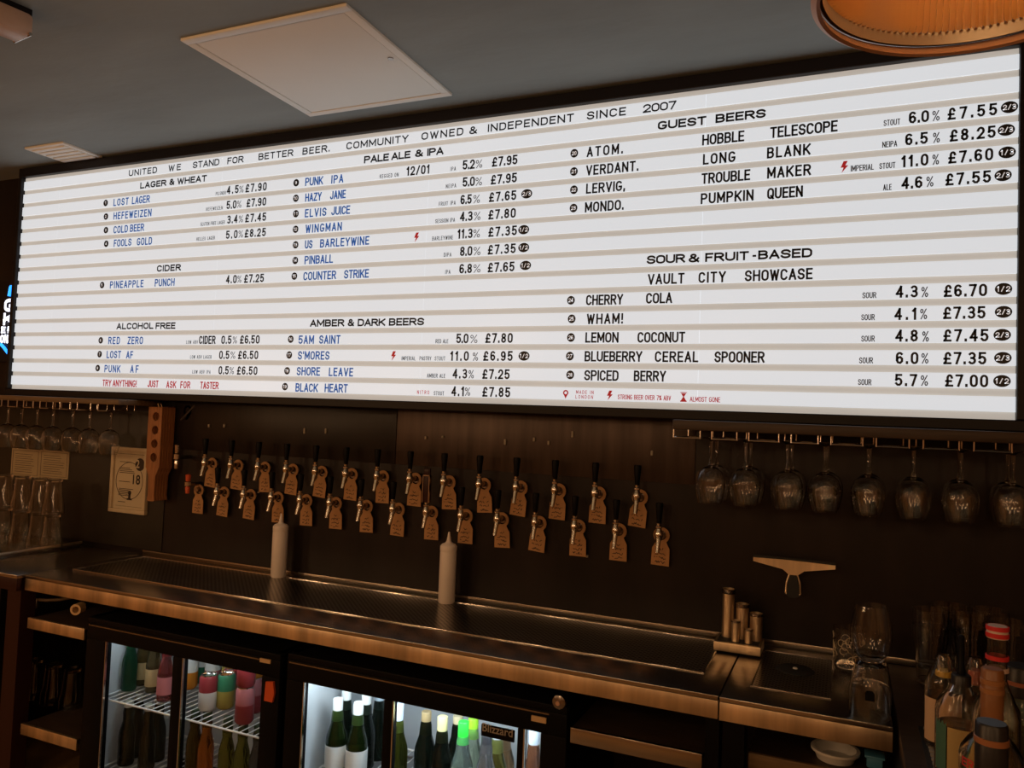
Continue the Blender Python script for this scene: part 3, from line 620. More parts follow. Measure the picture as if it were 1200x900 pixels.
# ------------------------------------------------------------------ glassware
def wine_profile(h=.19, R=.043):
    # standing wine glass: foot at 0, rim at h; outer then inner
    o = [(0, 0), (.034, 0), (.034, .002), (.012, .005), (.0045, .012), (.004, .075), (.008, .083)]
    bowl = [(R*.45, .088), (R*.80, .100), (R*.98, .120), (R, .135), (R*.96, .155), (R*.86, .175), (R*.76, h)]
    inner = [(r-.0014, z+.0004) for r, z in bowl[::-1]]
    return o+bowl+inner+[(0, .0865)]
def hang(prof, h): return [(r, -z) for r, z in prof]
wine_mb = lambda: MB().lathe(hang(wine_profile(), .19), 28)
rackY = -0.10; zfoot = hit(873, 513, 1, rackY).z
gx = [solve_x(px, rackY, zfoot-.13) for px in (831, 873, 921, 966, 1017, 1070, 1127, 1187)]
rk = empty('glass_rack', (gx[0], rackY, zfoot), 'wire glass rack under the board at the right holding wine glasses', 'glass rack')
MB().box(-.09, 4.05-gx[0], -.10, WALL-rackY-.002, .016, BZ0-.032-zfoot, .003).build('beam', 'wood_dark', rk)
pitch = (gx[-1]-gx[0])/7
for i in range(-1, 8):
    xa = (gx[i] if i >= 0 else gx[0]-pitch)-gx[0]; xb = (gx[i+1] if i < 7 else gx[7]+pitch)-gx[0]
    x0, x1 = xa+.016, xb-.016; zb, zt = -.006, .018; yf, yb = -.075, .15
    m = MB(); m.tube([(x0, yf, zt), (x0, yf, zb), (x1, yf, zb), (x1, yf, zt)], .0022, 8)
    m.tube([(x0, yf, zb), (x0, yb, zb), (x1, yb, zb), (x1, yf, zb)], .0022, 8)
    m.tube([(x0, yb, zb), (x0, yb, zt)], .0022); m.tube([(x1, yb, zb), (x1, yb, zt)], .0022)
    m.build('wire_hanger', 'chrome', rk)
gsrc = None
for row, dy in ((0, 0), (1, .10)):
    for i, x in enumerate(gx):
        lab = (f'{ORD[i]} wine glass from the left hanging upside down in the right rack' if row == 0 else f'wine glass hanging behind the {ORD[i]} front glass of the right rack')
        loc = (x+random.uniform(-.003, .003)+(.006 if row else 0), rackY+dy, zfoot-.0025)
        if gsrc is None:
            gsrc = wine_mb().build('wine_glass', 'glass', None, loc); tag(gsrc, lab, 'glass', 'wine glasses in the right rack')
        else: copy_tree(gsrc, loc, None, lab)
# left rack
lY = -0.04; z2 = hit(60, 477, 1, lY).z
r2 = empty('glass_rack', (0, lY, z2), 'small wire glass rack on a wooden rail at the far left', 'glass rack')
MB().box(-0.8, .85, -.08, WALL-lY-.002, .022, BZ0-.032-z2, .003).build('rail', 'wood_rail', r2)
lx = [solve_x(px, lY, z2-.13) for px in (8, 24, 42, 61, 84, 104, 128)]
lx0 = lx[0]
for i, x in enumerate(lx):
    for s in (-.022, .022):
        MB().tube([(x+s, -.08, .024), (x+s, -.08, -.005), (x+s, .1, -.005), (x+s, .1, .024)], .0025).build('wire_hanger', 'chrome', r2)
    MB().tube([(x+.022, -.08, -.005), (x+.075, -.08, -.005)], .0025).build('wire_hanger', 'chrome', r2)
    copy_tree(gsrc, (x, lY, z2-.0015), None, f'{ORD[i]} glass from the left hanging in the far left rack')['group'] = 'glasses in the left rack'
# pint glasses
def pint_prof(h=.15, r0=.030, r1=.044, t=.0022): return [(0, 0), (r0-.002, 0), (r0, .002), ((r0+r1)/2-.002, h*.5), (r1*.97, h*.75), (r1, h), (r1-t, h), ((r1*.97)-t, h*.75), ((r0+r1)/2-.002-t, h*.5), (r0-t, .012), (0, .011)]
psrc = MB().lathe(pint_prof(), 24).build('pint_glass', 'glass'); first = True
def place_pint(loc, lab, grp, flip=False):
    global first
    if first: o = psrc; first = False
    else: o = copy_tree(psrc)
    o.location = loc; tag(o, lab, 'glass', grp); o.rotation_euler.x = 0
    if flip: o.rotation_euler.x = math.pi; o.location.z += .15
    return o
cols = ['leftmost', 'second', 'third', 'rightmost']
for tier in range(2):
    for i, px in enumerate((4, 25, 46, 62)):
        x = solve_x(px, -.10, 1.05)
        place_pint((x, -.10, TOP+.014+tier*.151), f"{cols[i]} pint glass in the {'lower' if tier == 0 else 'upper'} tier of the far left stack", 'pints in the far left stack', True)
# pints on the right behind the bottles
for i, (px, py, y) in enumerate([(1090, 0, -.05), (1137, 0, -.065), (1182, 0, -.08), (1112, 0, .05), (1160, 0, .045)]):
    x = solve_x(px, y, TOP+.1); lab = ['first', 'second', 'third', 'fourth', 'fifth'][i]
    base = TOP
    place_pint((x, y, base), ['pint glass right of the empty tumblers', 'pint glass behind the black pourer bottle', 'pint glass behind the red striped bottle cap', 'pint glass in the back row between two front pints', 'pint glass in the back row near the right edge'][i]+', bottom of its stack', 'pints at the right end', False)
    place_pint((x, y, base+.042), ['pint glass right of the empty tumblers', 'pint glass behind the black pourer bottle', 'pint glass behind the red striped bottle cap', 'pint glass in the back row between two front pints', 'pint glass in the back row near the right edge'][i]+', top of its stack', 'pints at the right end', False)
# patterned glass
sw = empty('patterned_glass', (3.615, -.03, TOP+.001), 'short tumbler with white swirl print beside the rinser', 'glass')
MB().lathe([(0, 0), (.034, 0), (.036, .003), (.040, .112), (.0385, .112), (.0345, .008), (0, .007)], 28).build('tumbler', 'glass', sw)
for k in range(26):
    a0 = random.uniform(0, 6.28); zc = random.uniform(.022, .085); m = MB(); pts = []
    for j in range(14):
        t = j/13*5.2; rr = .014*(1-j/22); z = zc+rr*math.sin(t); a = a0+rr*math.cos(t)/.038
        R = .0362+.004*z/.112+.0006; pts.append((R*math.cos(a), R*math.sin(a), z))
    m.tube(pts, .0011, 5).build('swirl', 'paper', sw)
# two tumblers near the front corner
tx = 3.672
tb = empty('tumbler', (tx-.012, -.385, TOP+.001), 'upside-down tumbler with a dark square badge at the counter corner', 'glass')
MB().lathe([(0, .125), (.030, .125), (.034, .120), (.036, .105), (.046, .05), (.044, 0), (.0425, 0), (.044, .05), (.034, .104), (.028, .113), (0, .114)], 32).build('bowl', 'glass', tb)
m = MB(); 
ang = math.atan2(CAM.y+.385, CAM.x-tx)
for k in range(6):
    pass
pts = [(-.010, .045), (.010, .045), (.010, .062), (.006, .068), (-.006, .068), (-.010, .062)]
bd = MB().prism(pts, -.0478, -.0470).build('badge', 'black_plastic', tb, smooth=False); bd.rotation_euler.z = ang+math.pi/2
tb2 = tag(MB().lathe([(0, 0), (.026, 0), (.028, .004), (.036, .014), (.045, .045), (.044, .075), (.034, .125), (.0325, .125), (.0425, .075), (.0435, .046), (.035, .018), (.02, .011), (0, .010)], 32).build('tumbler', 'glass', None, (tx-.012, -.385, TOP+.127)), 'clear rounded tumbler standing upright on the upside-down tumbler', 'glass')
# ------------------------------------------------------------------ jigger caddy, squeegee
cd_ = empty('tube_caddy', (3.256, -.065, TOP), 'low steel caddy holding five steel tubes at the counter seam', 'caddy')
MB().box(0, .131, 0, .10, .0045, .030, .002).build('tray', 'steel_edge', cd_)
MB().box(.008, .123, .012, .09, .030, .032).build('insert', 'rubber', cd_)
for (x, y, r, h, lab) in [(.030, .068, .0185, .140, 'tallest steel tube at the left of the caddy'), (.070, .072, .0195, .100, 'middle tall steel tube in the caddy'), (.110, .070, .0190, .078, 'rear right steel tube in the caddy'), (.058, .026, .0130, .060, 'short front steel tube at the left of the caddy'), (.094, .026, .0120, .040, 'shortest steel tube at the front of the caddy')]:
    t = empty('steel_tube', (3.256+x, -.065+y, TOP+.032), lab, 'jigger', 'steel tubes in the caddy')
    MB().lathe([(0, 0), (r*.92, 0), (r*.95, h*.9), (r, h), (r*.9, h), (r*.85, .01), (0, .01)], 24).build('tube', 'steel_edge', t)
    MB().lathe([(r*.96, h*.90), (r*1.05, h*.92), (r*1.05, h), (r*.96, h)], 24).build('collar', 'chrome_dark', t)
a, b, c = hit(883, 656, 1, .06), hit(979, 667, 1, .06), hit(930, 702, 1, .06)
sq = empty('squeegee', ((a.x+b.x)/2, .06, c.z), 'metal T-shaped squeegee hanging on the dark wall', 'squeegee')
mx = (a.x+b.x)/2; hz = (a.z+b.z)/2-c.z; hw_ = (b.x-a.x)/2
MB().prism([(-hw_, hz+.010), (-hw_, hz-.001), (-.03, hz-.016), (-.012, hz-.03), (.012, hz-.03), (.03, hz-.016), (hw_, hz-.001), (hw_, hz+.010), (.03, hz+.012), (-.03, hz+.012)], -.008, .008).build('head', 'steel_edge', sq)
MB().box(-hw_, hw_, -.003, .003, hz+.009, hz+.018).build('blade', 'rubber', sq)
m = MB(); m.tube([(-.010, 0, hz-.028), (-.018, 0, hz-.055), (-.020, 0, hz-.085), (-.012, 0, .01)], .0035); m.tube([(.010, 0, hz-.028), (.018, 0, hz-.055), (.020, 0, hz-.085), (.012, 0, .01)], .0035)
m.build('handle_frame', 'steel_edge', sq)
MB().prism([(-.008, hz-.03), (-.016, hz-.06), (-.017, hz-.09), (-.010, .004), (.010, .004), (.017, hz-.09), (.016, hz-.06), (.008, hz-.03)], -.006, .006).build('grip', 'rubber', sq)
MB().cyl((0, .005, hz), (0, WALL-.06, hz), .005).build('wall_hook', 'chrome_dark', sq)
# ------------------------------------------------------------------ left wall things
fr0, fr1 = hit(133, 523, 1, .085), hit(170, 605, 1, .085)
fx0, fx1, fz0, fz1 = fr0.x-.004, fr1.x, fr1.z+.004, fr0.z
fr = empty('framed_notice', (fx0, .09, fz0), 'cream framed age check notice on the wall behind the wooden paddles', 'notice')
W_, H_ = fx1-fx0, fz1-fz0; e = .018
for b in ((0, W_, 0, e), (0, W_, H_-e, H_), (0, e, e, H_-e), (W_-e, W_, e, H_-e)): MB().box(b[0], b[1], -.012, .009, b[2], b[3], .003).build('frame_bar', 'cream_frame', fr)
pp = MB().box(e, W_-e, -.002, .006, e, H_-e).build('paper', 'paper', fr)
m = MB()
for b in ((.30, .92, .10, .103), (.12, .9, .895, .90)): m.box(W_*b[0]-.03, W_*b[1], -.003, -.0021, H_*b[2], H_*b[3])
m.plate(circle(W_*.5, H_*.49, W_*.37, 40), [circle(W_*.5, H_*.49, W_*.36, 40)], -.003, -.0022)
for i, (z, wd) in enumerate([(.77, .30), (.68, .28), (.655, .34), (.63, .40), (.605, .42), (.47, .3), (.36, .40), (.34, .28), (.32, .28), (.30, .26), (.28, .26), (.26, .3), (.16, .2)]): m.box(W_*.22, W_*(.22+wd), -.003, -.0022, H_*z, H_*z+.0025)
m.box(W_*.50, W_*.56, -.003, -.0022, H_*.21, H_*.30); m.box(W_*.46, W_*.60, -.003, -.0022, H_*.20, H_*.225); m.plate(circle(W_*.53, H_*.31, .010, 12), [], -.003, -.0022)
m.build('print', 'ink', pp, smooth=False)
m = MB(); m.plate(circle(W_*.77, H_*.75, .028, 24), [], -.003, -.0023); m.build('badge', 'ink', pp, smooth=False)
og = (fx0, .09, fz0)
text('2', fx0+W_*.66, fx0+W_*.76, fz0+H_*.70, .034, 'paper', pp, .0866, 1, .02, og); text('18', fx0+W_*.60, fx0+W_*.80, fz0+H_*.45, .040, 'ink', pp, .087, 1, .02, og)
# paddles
PW = .078; xr = hit(204, 500, 1, .085).x; zt = hit(185, 477, 1, .05).z; zb_ = hit(172, 587, 1, .02).z; PH = zt-zb_
NP = 5; pt = .012
psr = None
for i in range(NP):
    y = .088-(i+1)*.0132
    loc = (xr-PW/2-i*.0012, y, zb_)
    lab = ['wooden flight paddle closest to the wall in the hanging stack', 'second wooden flight paddle from the wall', 'middle wooden flight paddle of the hanging stack', 'fourth wooden flight paddle from the wall', 'front wooden flight paddle with four round holes'][i]
    if psr is None:
        hw2 = PW/2
        outline = [(-hw2, PH), (-hw2, PH*.36), (-.020, PH*.27), (-.017, PH*.06), (-.022, .004), (-.012, 0), (.012, 0), (.022, .004), (.017, PH*.06), (.020, PH*.27), (hw2, PH*.36), (hw2, PH)]
        holes = [circle(.004, PH*q, .0185, 18, True) for q in (.90, .755, .61, .465)]
        psr = MB().plate(outline, holes, 0, .012).build('flight_paddle', 'wood_paddle', None, loc); tag(psr, lab, 'paddle', 'hanging flight paddles')
    else: copy_tree(psr, loc, None, lab)
hk = empty('paddle_hook', (xr-.012, WALL, zt+.004), 'pair of small metal hooks above the hanging wooden paddles', 'hook')
for dx in (-.012, .006): MB().tube([(dx, 0, 0), (dx, -.08, 0), (dx, -.085, .012)], .003).build('prong', 'chrome', hk)
# ear loop sticker
a, b = hit(211, 472, 1, WALL-.002), hit(229, 495, 1, WALL-.002)
es = empty('hearing_loop_sign', (a.x, WALL-.001, b.z), 'small square ear symbol sticker on the wall right of the paddles', 'sign')
sw_, sh_ = b.x-a.x, a.z-b.z
MB().box(0, sw_, -.002, 0, 0, sh_, .0005).build('plate', 'sticker', es)
m = MB(); m.plate(circle(sw_*.52, sh_*.60, sh_*.28, 24), [circle(sw_*.52, sh_*.60, sh_*.17, 24)], -.003, -.002)
m.prism([(sw_*.60, sh_*.45), (sw_*.74, sh_*.45), (sw_*.52, sh_*.12), (sw_*.36, sh_*.12)], -.003, -.002)
m.prism([(sw_*.08, sh_*.10), (sw_*.16, sh_*.06), (sw_*.95, sh_*.86), (sw_*.88, sh_*.92)], -.0034, -.0024); m.build('ear_symbol', 'ink', es, smooth=False)
text('T', a.x+sw_*.78, a.x+sw_*.92, b.z+sh_*.06, sh_*.2, 'ink', es, WALL-.0035, 1, .01, (a.x, WALL-.001, b.z))
# two papers
for i, (pa, pb) in enumerate((((14, 525), (45, 560)), ((47, 527), (79, 562)))):
    a, b = hit(*pa, 1, .09), hit(*pb, 1, .09)
    o = empty('notice_sheet', (a.x, .094, b.z), f"{'left' if i == 0 else 'right'} of two small tan notice sheets on the wall at the far left", 'notice', 'tan notice sheets')
    MB().box(0, b.x-a.x, -.003, .001, 0, a.z-b.z).build('sheet', 'paper_plain', o)
    m = MB(); w0, h0 = b.x-a.x, a.z-b.z
    for (x0_, x1_, z0_, z1_) in ((.05, .95, .93, .94), (.05, .95, .06, .07), (.05, .06, .06, .94), (.94, .95, .06, .94)): m.box(w0*x0_, w0*x1_, -.0036, -.003, h0*z0_, h0*z1_)
    for k in range(9): m.box(w0*.14, w0*(.7+.16*random.random()), -.0036, -.003, h0*(.16+.08*k), h0*(.16+.08*k)+.002)
    m.build('print', 'ink', o, smooth=False)
# neon sign
nz0, nz1 = hit(8, 402, 1, .06).z, hit(8, 350, 1, .06).z
nx1 = hit(16, 380, 1, .06).x; hN = nz1-nz0
ns = empty('neon_sign', (nx1, .06, nz0), 'glowing sign with white letters and blue brackets at the left edge', 'sign')
MB().box(-.22, .004, .012, .038, -.09, hN+.09).build('backing', 'black_frame', ns)
og = (nx1, .06, nz0)
for s_, w_, z_, h_ in (('G', .075, .70, .30), ('K', .075, .40, .28), ('ER', .085, .22, .15), ('ONT', .090, .0, .19)):
    stroke_word(s_, nx1-w_-.004, nx1-.004, nz0+hN*z_, hN*h_, .26, .9, 'neon_white', ns, .060, og)
MB().tube([(-.048, 0, hN+.012), (-.040, 0, hN+.058), (-.002, 0, hN+.064)], .007).build('blue_tube', 'neon_blue', ns)
MB().tube([(-.085, 0, -.005), (-.06, 0, -.022), (-.032, 0, -.045), (-.012, 0, -.058)], .007).build('blue_tube', 'neon_blue', ns)
# ------------------------------------------------------------------ fridges
def fridge(x0, x1, ztop, glasses, gz, ledm, label, bright):
    y0, y1 = FY+.02, .06
    f = empty('bottle_fridge', (x0, y0, 0), label, 'fridge'); W = x1-x0; D = y1-y0
    def b(name, m, a, c, d, e, g, h, bev=0, parent=None): return MB().box(a, c, d, e, g, h, bev).build(name, m, parent or f)
    b('side_panel', 'black_plastic', 0, .025, 0.02, D, .02, ztop); b('side_panel', 'black_plastic', W-.025, W, 0.02, D, .02, ztop)
    b('top_panel', 'black_plastic', 0, W, .0, D, ztop-.02, ztop, .003); b('base', 'black_plastic', 0, W, .0, D, .02, .10)
    b('back_panel', 'fridge_inner', .025, W-.025, D-.02, D, .1, ztop-.02)
    b('liner', 'fridge_inner', .025, .030, .05, D-.02, .1, ztop-.03); b('liner', 'fridge_inner', W-.03, W-.025, .05, D-.02, .1, ztop-.03)
    gb = .12
    b('header', 'black_plastic', 0, W, 0, .03, gz, ztop-.02, .003)
    b('trim_strip', 'chrome_dark', .01, W-.05, -.003, .001, ztop-.028, ztop-.024)
    prev = 0
    for (a, c) in glasses:
        b('door_stile', 'black_plastic', prev, a-x0, .0, .03, gb, gz, .002); prev = c-x0
        d = b('door_pane', 'pane', a-x0, c-x0, .012, .016, gb, gz)
        b('edge_trim', 'chrome', a-x0, a-x0+.004, .002, .010, gb, gz, 0, d)
    b('door_stile', 'black_plastic', prev, W, .0, .03, gb, gz, .002); b('sill', 'black_plastic', 0, W, 0, .03, .10, gb)
    b('lamp_tube', ledm, .06, W-.06, .05, .062, gz+.02, gz+.032)
    l = bpy.data.lights.new('fridge_light', 'AREA'); l.shape = 'RECTANGLE'; l.size = W-.12; l.size_y = .03; l.energy = bright; l.color = (.78, .9, 1.0)
    o = bpy.data.objects.new('fridge_light', l); C.objects.link(o); o.parent = f; o.location = (W/2, .056, gz+.018); o.rotation_euler = (math.radians(28), 0, 0)
    return f
F1, F2 = (1.12, 1.985), (2.012, 2.935)
f1 = fridge(F1[0], F1[1], .765, [(1.212, 1.536), (1.576, 1.915)], .69, 'led_warm', 'black glass door fridge at the left stocked with cans and beer bottles', 0.65)
f2 = fridge(F2[0], F2[1], .775, [(2.075, 2.369), (2.398, 2.795), (2.812, 2.862)], .695, 'led', 'black glass door fridge at the right stocked with wine bottles', 2.6)
def wire_shelf(x0, x1, z, label):
    s = empty('fridge_shelf', (x0, FY+.06, z), label, 'shelf')
    MB().tube([(0, 0, 0), (x1-x0, 0, 0), (x1-x0, .36, 0), (0, .36, 0), (0, 0, 0)], .0035).build('rim', 'wire_white', s)
    for i in range(1, 26): 
        x = (x1-x0)*i/26; MB().cyl((x, 0, 0), (x, .36, 0), .0018, n=6).build('wire', 'wire_white', s)
shz = hit(230, 846, 1, FY+.06).z
wire_shelf(1.16, 1.95, shz, 'white wire shelf inside the left fridge')
wire_shelf(2.05, 2.90, .375, 'white wire shelf inside the right fridge')
wire_shelf(1.16, 1.95, .22, 'lower wire shelf inside the left fridge')
def can(loc, c, c2, lab, h=.12, r=.033, grp='cans in the left fridge'):
    o = empty('drink_can', loc, lab, 'can', grp)
    nm = 'can_%d_%d_%d' % tuple(int(v*99) for v in c); nm2 = 'can_%d_%d_%d' % tuple(int(v*99) for v in c2)
    col(nm, c, .35); col(nm2, c2, .35)
    MB().lathe([(0, 0), (r*.8, 0), (r, .008), (r, h*.52)], 20).build('lower_print', nm, o)
    MB().lathe([(r, h*.52), (r, h-.012), (r*.84, h-.003)], 20).build('upper_print', nm2, o)
    MB().lathe([(r*.84, h-.003), (r*.84, h), (r*.76, h), (r*.74, h-.004), (0, h-.004)], 20).build('lid', 'chrome', o)
RED, PINK, GRN, WHT, YEL, ORG, TAN = (.26, .03, .035), (.42, .14, .15), (.03, .18, .09), (.7, .72, .7), (.36, .29, .06), (.62, .22, .02), (.40, .29, .14)
sy = FY+.06
def cx(px, y, z): return solve_x(px, y, z)
zS = shz+.004
cans = [(244, -.28, 0, WHT, RED, 'white and red can at the front of the left fridge shelf'), (287, -.31, 0, RED, PINK, 'red can at the front right of the left fridge shelf'), (287, -.31, 1, RED, RED, 'red can stacked on the front red can in the left fridge'),
        (265, -.24, 0, YEL, GRN, 'yellow and green can behind the front cans of the left fridge'), (272, -.18, 0, TAN, RED, 'tan and red can in the second row of the left fridge'), (299, -.22, 0, RED, PINK, 'red can at the right end of the left fridge shelf'), (299, -.22, 1, ORG, RED, 'orange topped can stacked at the right end of the left fridge'),
        (222, -.16, 0, ORG, WHT, 'orange and white can at the back of the left fridge shelf'), (236, -.09, 0, GRN, WHT, 'green and white can at the back of the left fridge shelf'), (250, -.10, 0, PINK, WHT, 'pink and white can at the back of the left fridge shelf'), (222, -.16, 1, GRN, ORG, 'green and orange can stacked at the back of the left fridge'), (236, -.09, 1, WHT, PINK, 'white and pink can stacked at the back of the left fridge'), (250, -.10, 1, WHT, GRN, 'white and green can stacked at the back of the left fridge'), (270, -.10, 1, ORG, ORG, 'orange can stacked at the back right of the left fridge'), (270, -.10, 0, GRN, YEL, 'green and yellow can at the back right of the left fridge')]
for px, y, t, c, c2_, lab in cans: can((cx(px, y, zS+.06), y, zS+t*.121), c, c2_, lab, r=.031)
def bottle(loc, h, R, body, neck, cap, lab, label_col=None, grp='bottles in the left fridge', caplen=.06, shoulder=.55, neckr=.0145, trans=.9, name='wine_bottle', fillm=None):
    o = empty(name, loc, lab, 'bottle', grp)
    nm = 'bg_%d_%d_%d' % tuple(int(v*99) for v in body); col(nm, body, .05, 0, trans)
    nc = 'cap_%d_%d_%d' % tuple(int(v*99) for v in cap); col(nc, cap, .35)
    s = shoulder*h
    MB().lathe([(0, 0), (R*.9, 0), (R, .006), (R, s), (R*.92, s+.02), (R*.6, s+.055), (neckr*1.25, s+.085), (neckr, s+.105), (neckr, h-.004), (0, h-.004)], 24).build('body', nm, o)
    if caplen: MB().lathe([(neckr+.0004, h-caplen), (neckr+.0014, h-caplen), (neckr+.0014, h-.002), (neckr, h), (0, h)], 18).build('cap', nc, o)
    if label_col:
        nl = 'label_%d_%d_%d' % tuple(int(v*99) for v in label_col); col(nl, label_col, .6)
        MB().lathe([(R+.0003, s*.25), (R+.0008, s*.25), (R+.0008, s*.92), (R+.0003, s*.92)], 24).build('label', nl, o)
    return o
GB, AMB, CLR, DRK = (.05, .09, .02), (.45, .14, .02), (.9, .95, .93), (.02, .03, .02)
for i, (px, y, bc, cc, lc, lab) in enumerate([(152, -.28, GRN, GRN, None, 'green bottle at the back left of the left fridge shelf'), (168, -.215, (.35, .25, .1), (.25, .16, .05), TAN, 'tan labelled bottle on the left fridge shelf'), (180, -.25, (.3, .22, .1), (.5, .4, .2), TAN, 'bottle with pale tan label beside the door stile of the left fridge'), (194, -.29, (.4, .1, .1), RED, PINK, 'pink labelled bottle beside the middle stile of the left fridge')]):
    bottle((cx(px, y, zS+.08), y, zS), .185, .027, bc, None, cc, lab, lc, caplen=.03, shoulder=.5, name='beer_bottle')
for i, (px, y) in enumerate(((150, -.30), (162, -.235), (174, -.29), (186, -.225))):
    bottle((cx(px, y, zS-.1), y, .224), .225, .029, (.12, .10, .05), None, (.5, .48, .4), f'{ORD[i]} dim capped bottle from the left on the lower shelf of the left fridge', None, caplen=.02, shoulder=.45, name='beer_bottle')
for i, (px, bc) in enumerate([(228, (.2, .12, .02)), (242, (.7, .2, .03)), (266, (.35, .32, .05)), (284, (.33, .33, .06)), (302, (.2, .2, .18))]):
    y = -.28; bottle((cx(px, y, zS-.1), y, .224), .245, .027, bc, None, (.05, .08, .04), ['brown bottle at the left of the right door on the lower shelf', 'glowing orange bottle on the lower shelf of the left fridge', 'left of two yellow green bottles on the lower fridge shelf', 'right of two yellow green bottles on the lower fridge shelf', 'clear bottle at the right end of the lower fridge shelf'][i], None, caplen=.05, shoulder=.5, name='beer_bottle')
wines = [(396.5, 818, -.29, GB, WHT, WHT, 'front left wine bottle with a white capsule in the right fridge', .068), (420.5, 822.5, -.29, GB, WHT, WHT, 'second front wine bottle with a white capsule in the right fridge', .068),
         (406.5, 806, -.205, DRK, WHT, None, 'rear left wine bottle with a white capsule in the right fridge', .068), (430, 811, -.205, DRK, WHT, None, 'rear wine bottle with a white capsule behind the second front bottle', .068), (445, 812, -.13, DRK, (.5, .6, .7), None, 'rear wine bottle next to the first door stile in the right fridge', .05),
         (467.5, 824, -.29, (.12, .14, .02), (.55, .65, .85), None, 'wine bottle with a pale blue capsule right of the first stile', .085), (500, 833, -.22, DRK, TAN, None, 'dark wine bottle with a tan capsule in the middle of the right fridge', .07), (519, 839, -.28, DRK, (.62, .55, .28), None, 'wine bottle with a cream capsule in the middle of the right fridge', .075),
         (537, 838, -.18, DRK, (.6, .5, .3), None, 'rear wine bottle with a cream capsule behind the green capped one', .03), (543.5, 845, -.29, (.6, .75, .7), (.03, .75, .05), (.6, .75, .68), 'clear bottle with a bright green capsule in the right fridge', .065), (555, 841, -.20, (.6, .75, .6), (.35, .75, .03), None, 'rear bottle with a lime green capsule', .06)]
for px, py, y, bc, cc, lc, lab, cl in wines:
    p = hit(px, py, 1, y); hgt = p.z-.38
    bottle((p.x, y, .379), hgt, .034, bc, None, cc, lab, lc, 'wine bottles in the right fridge', cl, shoulder=.44)
for px, py, y, cc, bc, lab in [(570.5, 861, -.29, (.03, .03, .035), (.6, .6, .62), 'bottle with a black and silver cap below the door lettering'), (583, 861, -.215, (.4, .45, .5), (.4, .4, .1), 'bottle with a grey capsule beside the second door stile'), (592, 858, -.145, (.6, .62, .65), (.5, .3, .15), 'rear silver capped bottle beside the second door stile'), (626.5, 851, -.27, (.55, .62, .7), (.5, .22, .12), 'rose bottle with a silver capsule in the narrow right pane')]:
    p = hit(px, py, 1, y); bottle((p.x, y, .379), p.z-.38, .033, bc, None, cc, lab, None, 'spirit bottles in the right fridge', .05, shoulder=.46)
# fridge badge, stickers, handle, knobs
yp = FY+.018
a, b = hit(566, 851, 1, yp), hit(601, 868, 1, yp)
MB().box(a.x-F2[0]-.004, b.x-F2[0]+.004, -.004, .001, b.z-.004, a.z+.006).build('brand_plate', 'black_plastic', f2)
text('Blizzard', a.x, b.x, b.z+.010, .022, 'letter_silver' if 'letter_silver' in MATS else 'sticker', f2, FY+.0145, 1.0, .01, (F2[0], FY+.02, 0))
for f, fx, (pa, pb), m in ((f1, F1[0], ((305, 771), (317, 778)), 'tan_sticker'), (f2, F2[0], ((623, 838), (640, 848)), 'tan_sticker')):
    a, b = hit(*pa, 1, yp), hit(*pb, 1, yp); MB().box(a.x-fx, b.x-fx, -.004, .001, b.z, a.z).build('sticker', m, f)
a, b = hit(312, 798, 1, yp), hit(322, 823, 1, yp)
MB().prism([(a.x-F1[0], b.z), (a.x-F1[0]+.003, a.z), (b.x-F1[0]-.006, a.z+.004), (b.x-F1[0], (a.z+b.z)/2), (b.x-F1[0]-.006, b.z)], -.008, .001).build('door_handle', 'orange_red', f1)
a = hit(656, 822, 1, yp)
kn = empty('bottle_opener', (a.x, FY+.018, a.z), 'round metal knob under the counter edge right of the wine fridge', 'knob')
MB().lathe([(0, .012), (.008, .012), (.018, .008), (.020, 0), (0, 0)], 24).build('disc', 'chrome_dark', kn).rotation_euler = (math.pi/2, 0, 0)
MB().cyl((0, 0, 0), (0, -.018, 0), .006).build('screw', 'copper', kn)
MB().box(-.012, .012, .0, .10, -.012, .012).build('bracket', 'black_plastic', kn)
# things on the left shelf bay: pipe and tap
p = hit(92, 713, 1, FY+.06)
o = empty('pipe_end', (p.x, FY+.06, p.z), 'tan pipe end under the left end of the counter', 'pipe')
MB().lathe([(.012, -.02), (.02, -.02), (.02, .02), (.012, .02), (.012, -.02)], 18).build('collar', 'tan_sticker', o).rotation_euler = (math.pi/2, 0, .4)
MB().tube([(0, .02, 0), (-.02, .2, .02), (-.05, .4, .02)], .014, 12).build('pipe', 'chrome_dark', o)
p = hit(42, 706, 1, FY+.08)
o = empty('hose', (p.x, FY+.08, p.z), 'curved tan hose under the left end of the counter', 'hose')
MB().tube([(0, 0, -.02), (.003, 0, .012), (.03, .02, .008), (.07, .05, .01), (.11, .08, .02), (.14, .1, .035)], .006, 10).build('tube', 'wood_rail', o)
MB().cyl((0, 0, -.02), (.004, 0, .018), .008).build('valve', 'chrome', o)
for i, px in enumerate((42, 64, 86)):
    y = -.22; place_pint((cx(px, y, .5), y, .327), f'{ORD[i]} pint glass from the left on the lower left shelf', 'pints on the lower left shelf', True)
for i, px in enumerate((690, 718, 750, 780)):
    y = -.2
# white tub and blue cloth on the right under shelf
o = empty('plastic_tub', (3.588, -.30, .734), 'white shallow plastic dish on the shelf under the rinser counter', 'tub')
MB().lathe([(0, 0), (.042, 0), (.050, .020), (.056, .020), (.056, .026), (.048, .026), (.040, .004), (0, .004)], 36).build('bowl', 'white_plastic', o)
MB().box(-.018, .018, -.018, .018, .0, .026, .004).build('box', 'blue_plastic', tag(bpy.data.objects.new('blue_container', None), 'small blue container beside the white dish', 'container')) 
bc = bpy.data.objects['blue_container']; C.objects.link(bc); bc.location = (3.675, -.30, .734)
MB().box(-.022, .022, -.022, .022, .024, .030, .002).build('lid_rim', 'blue_plastic', bc)
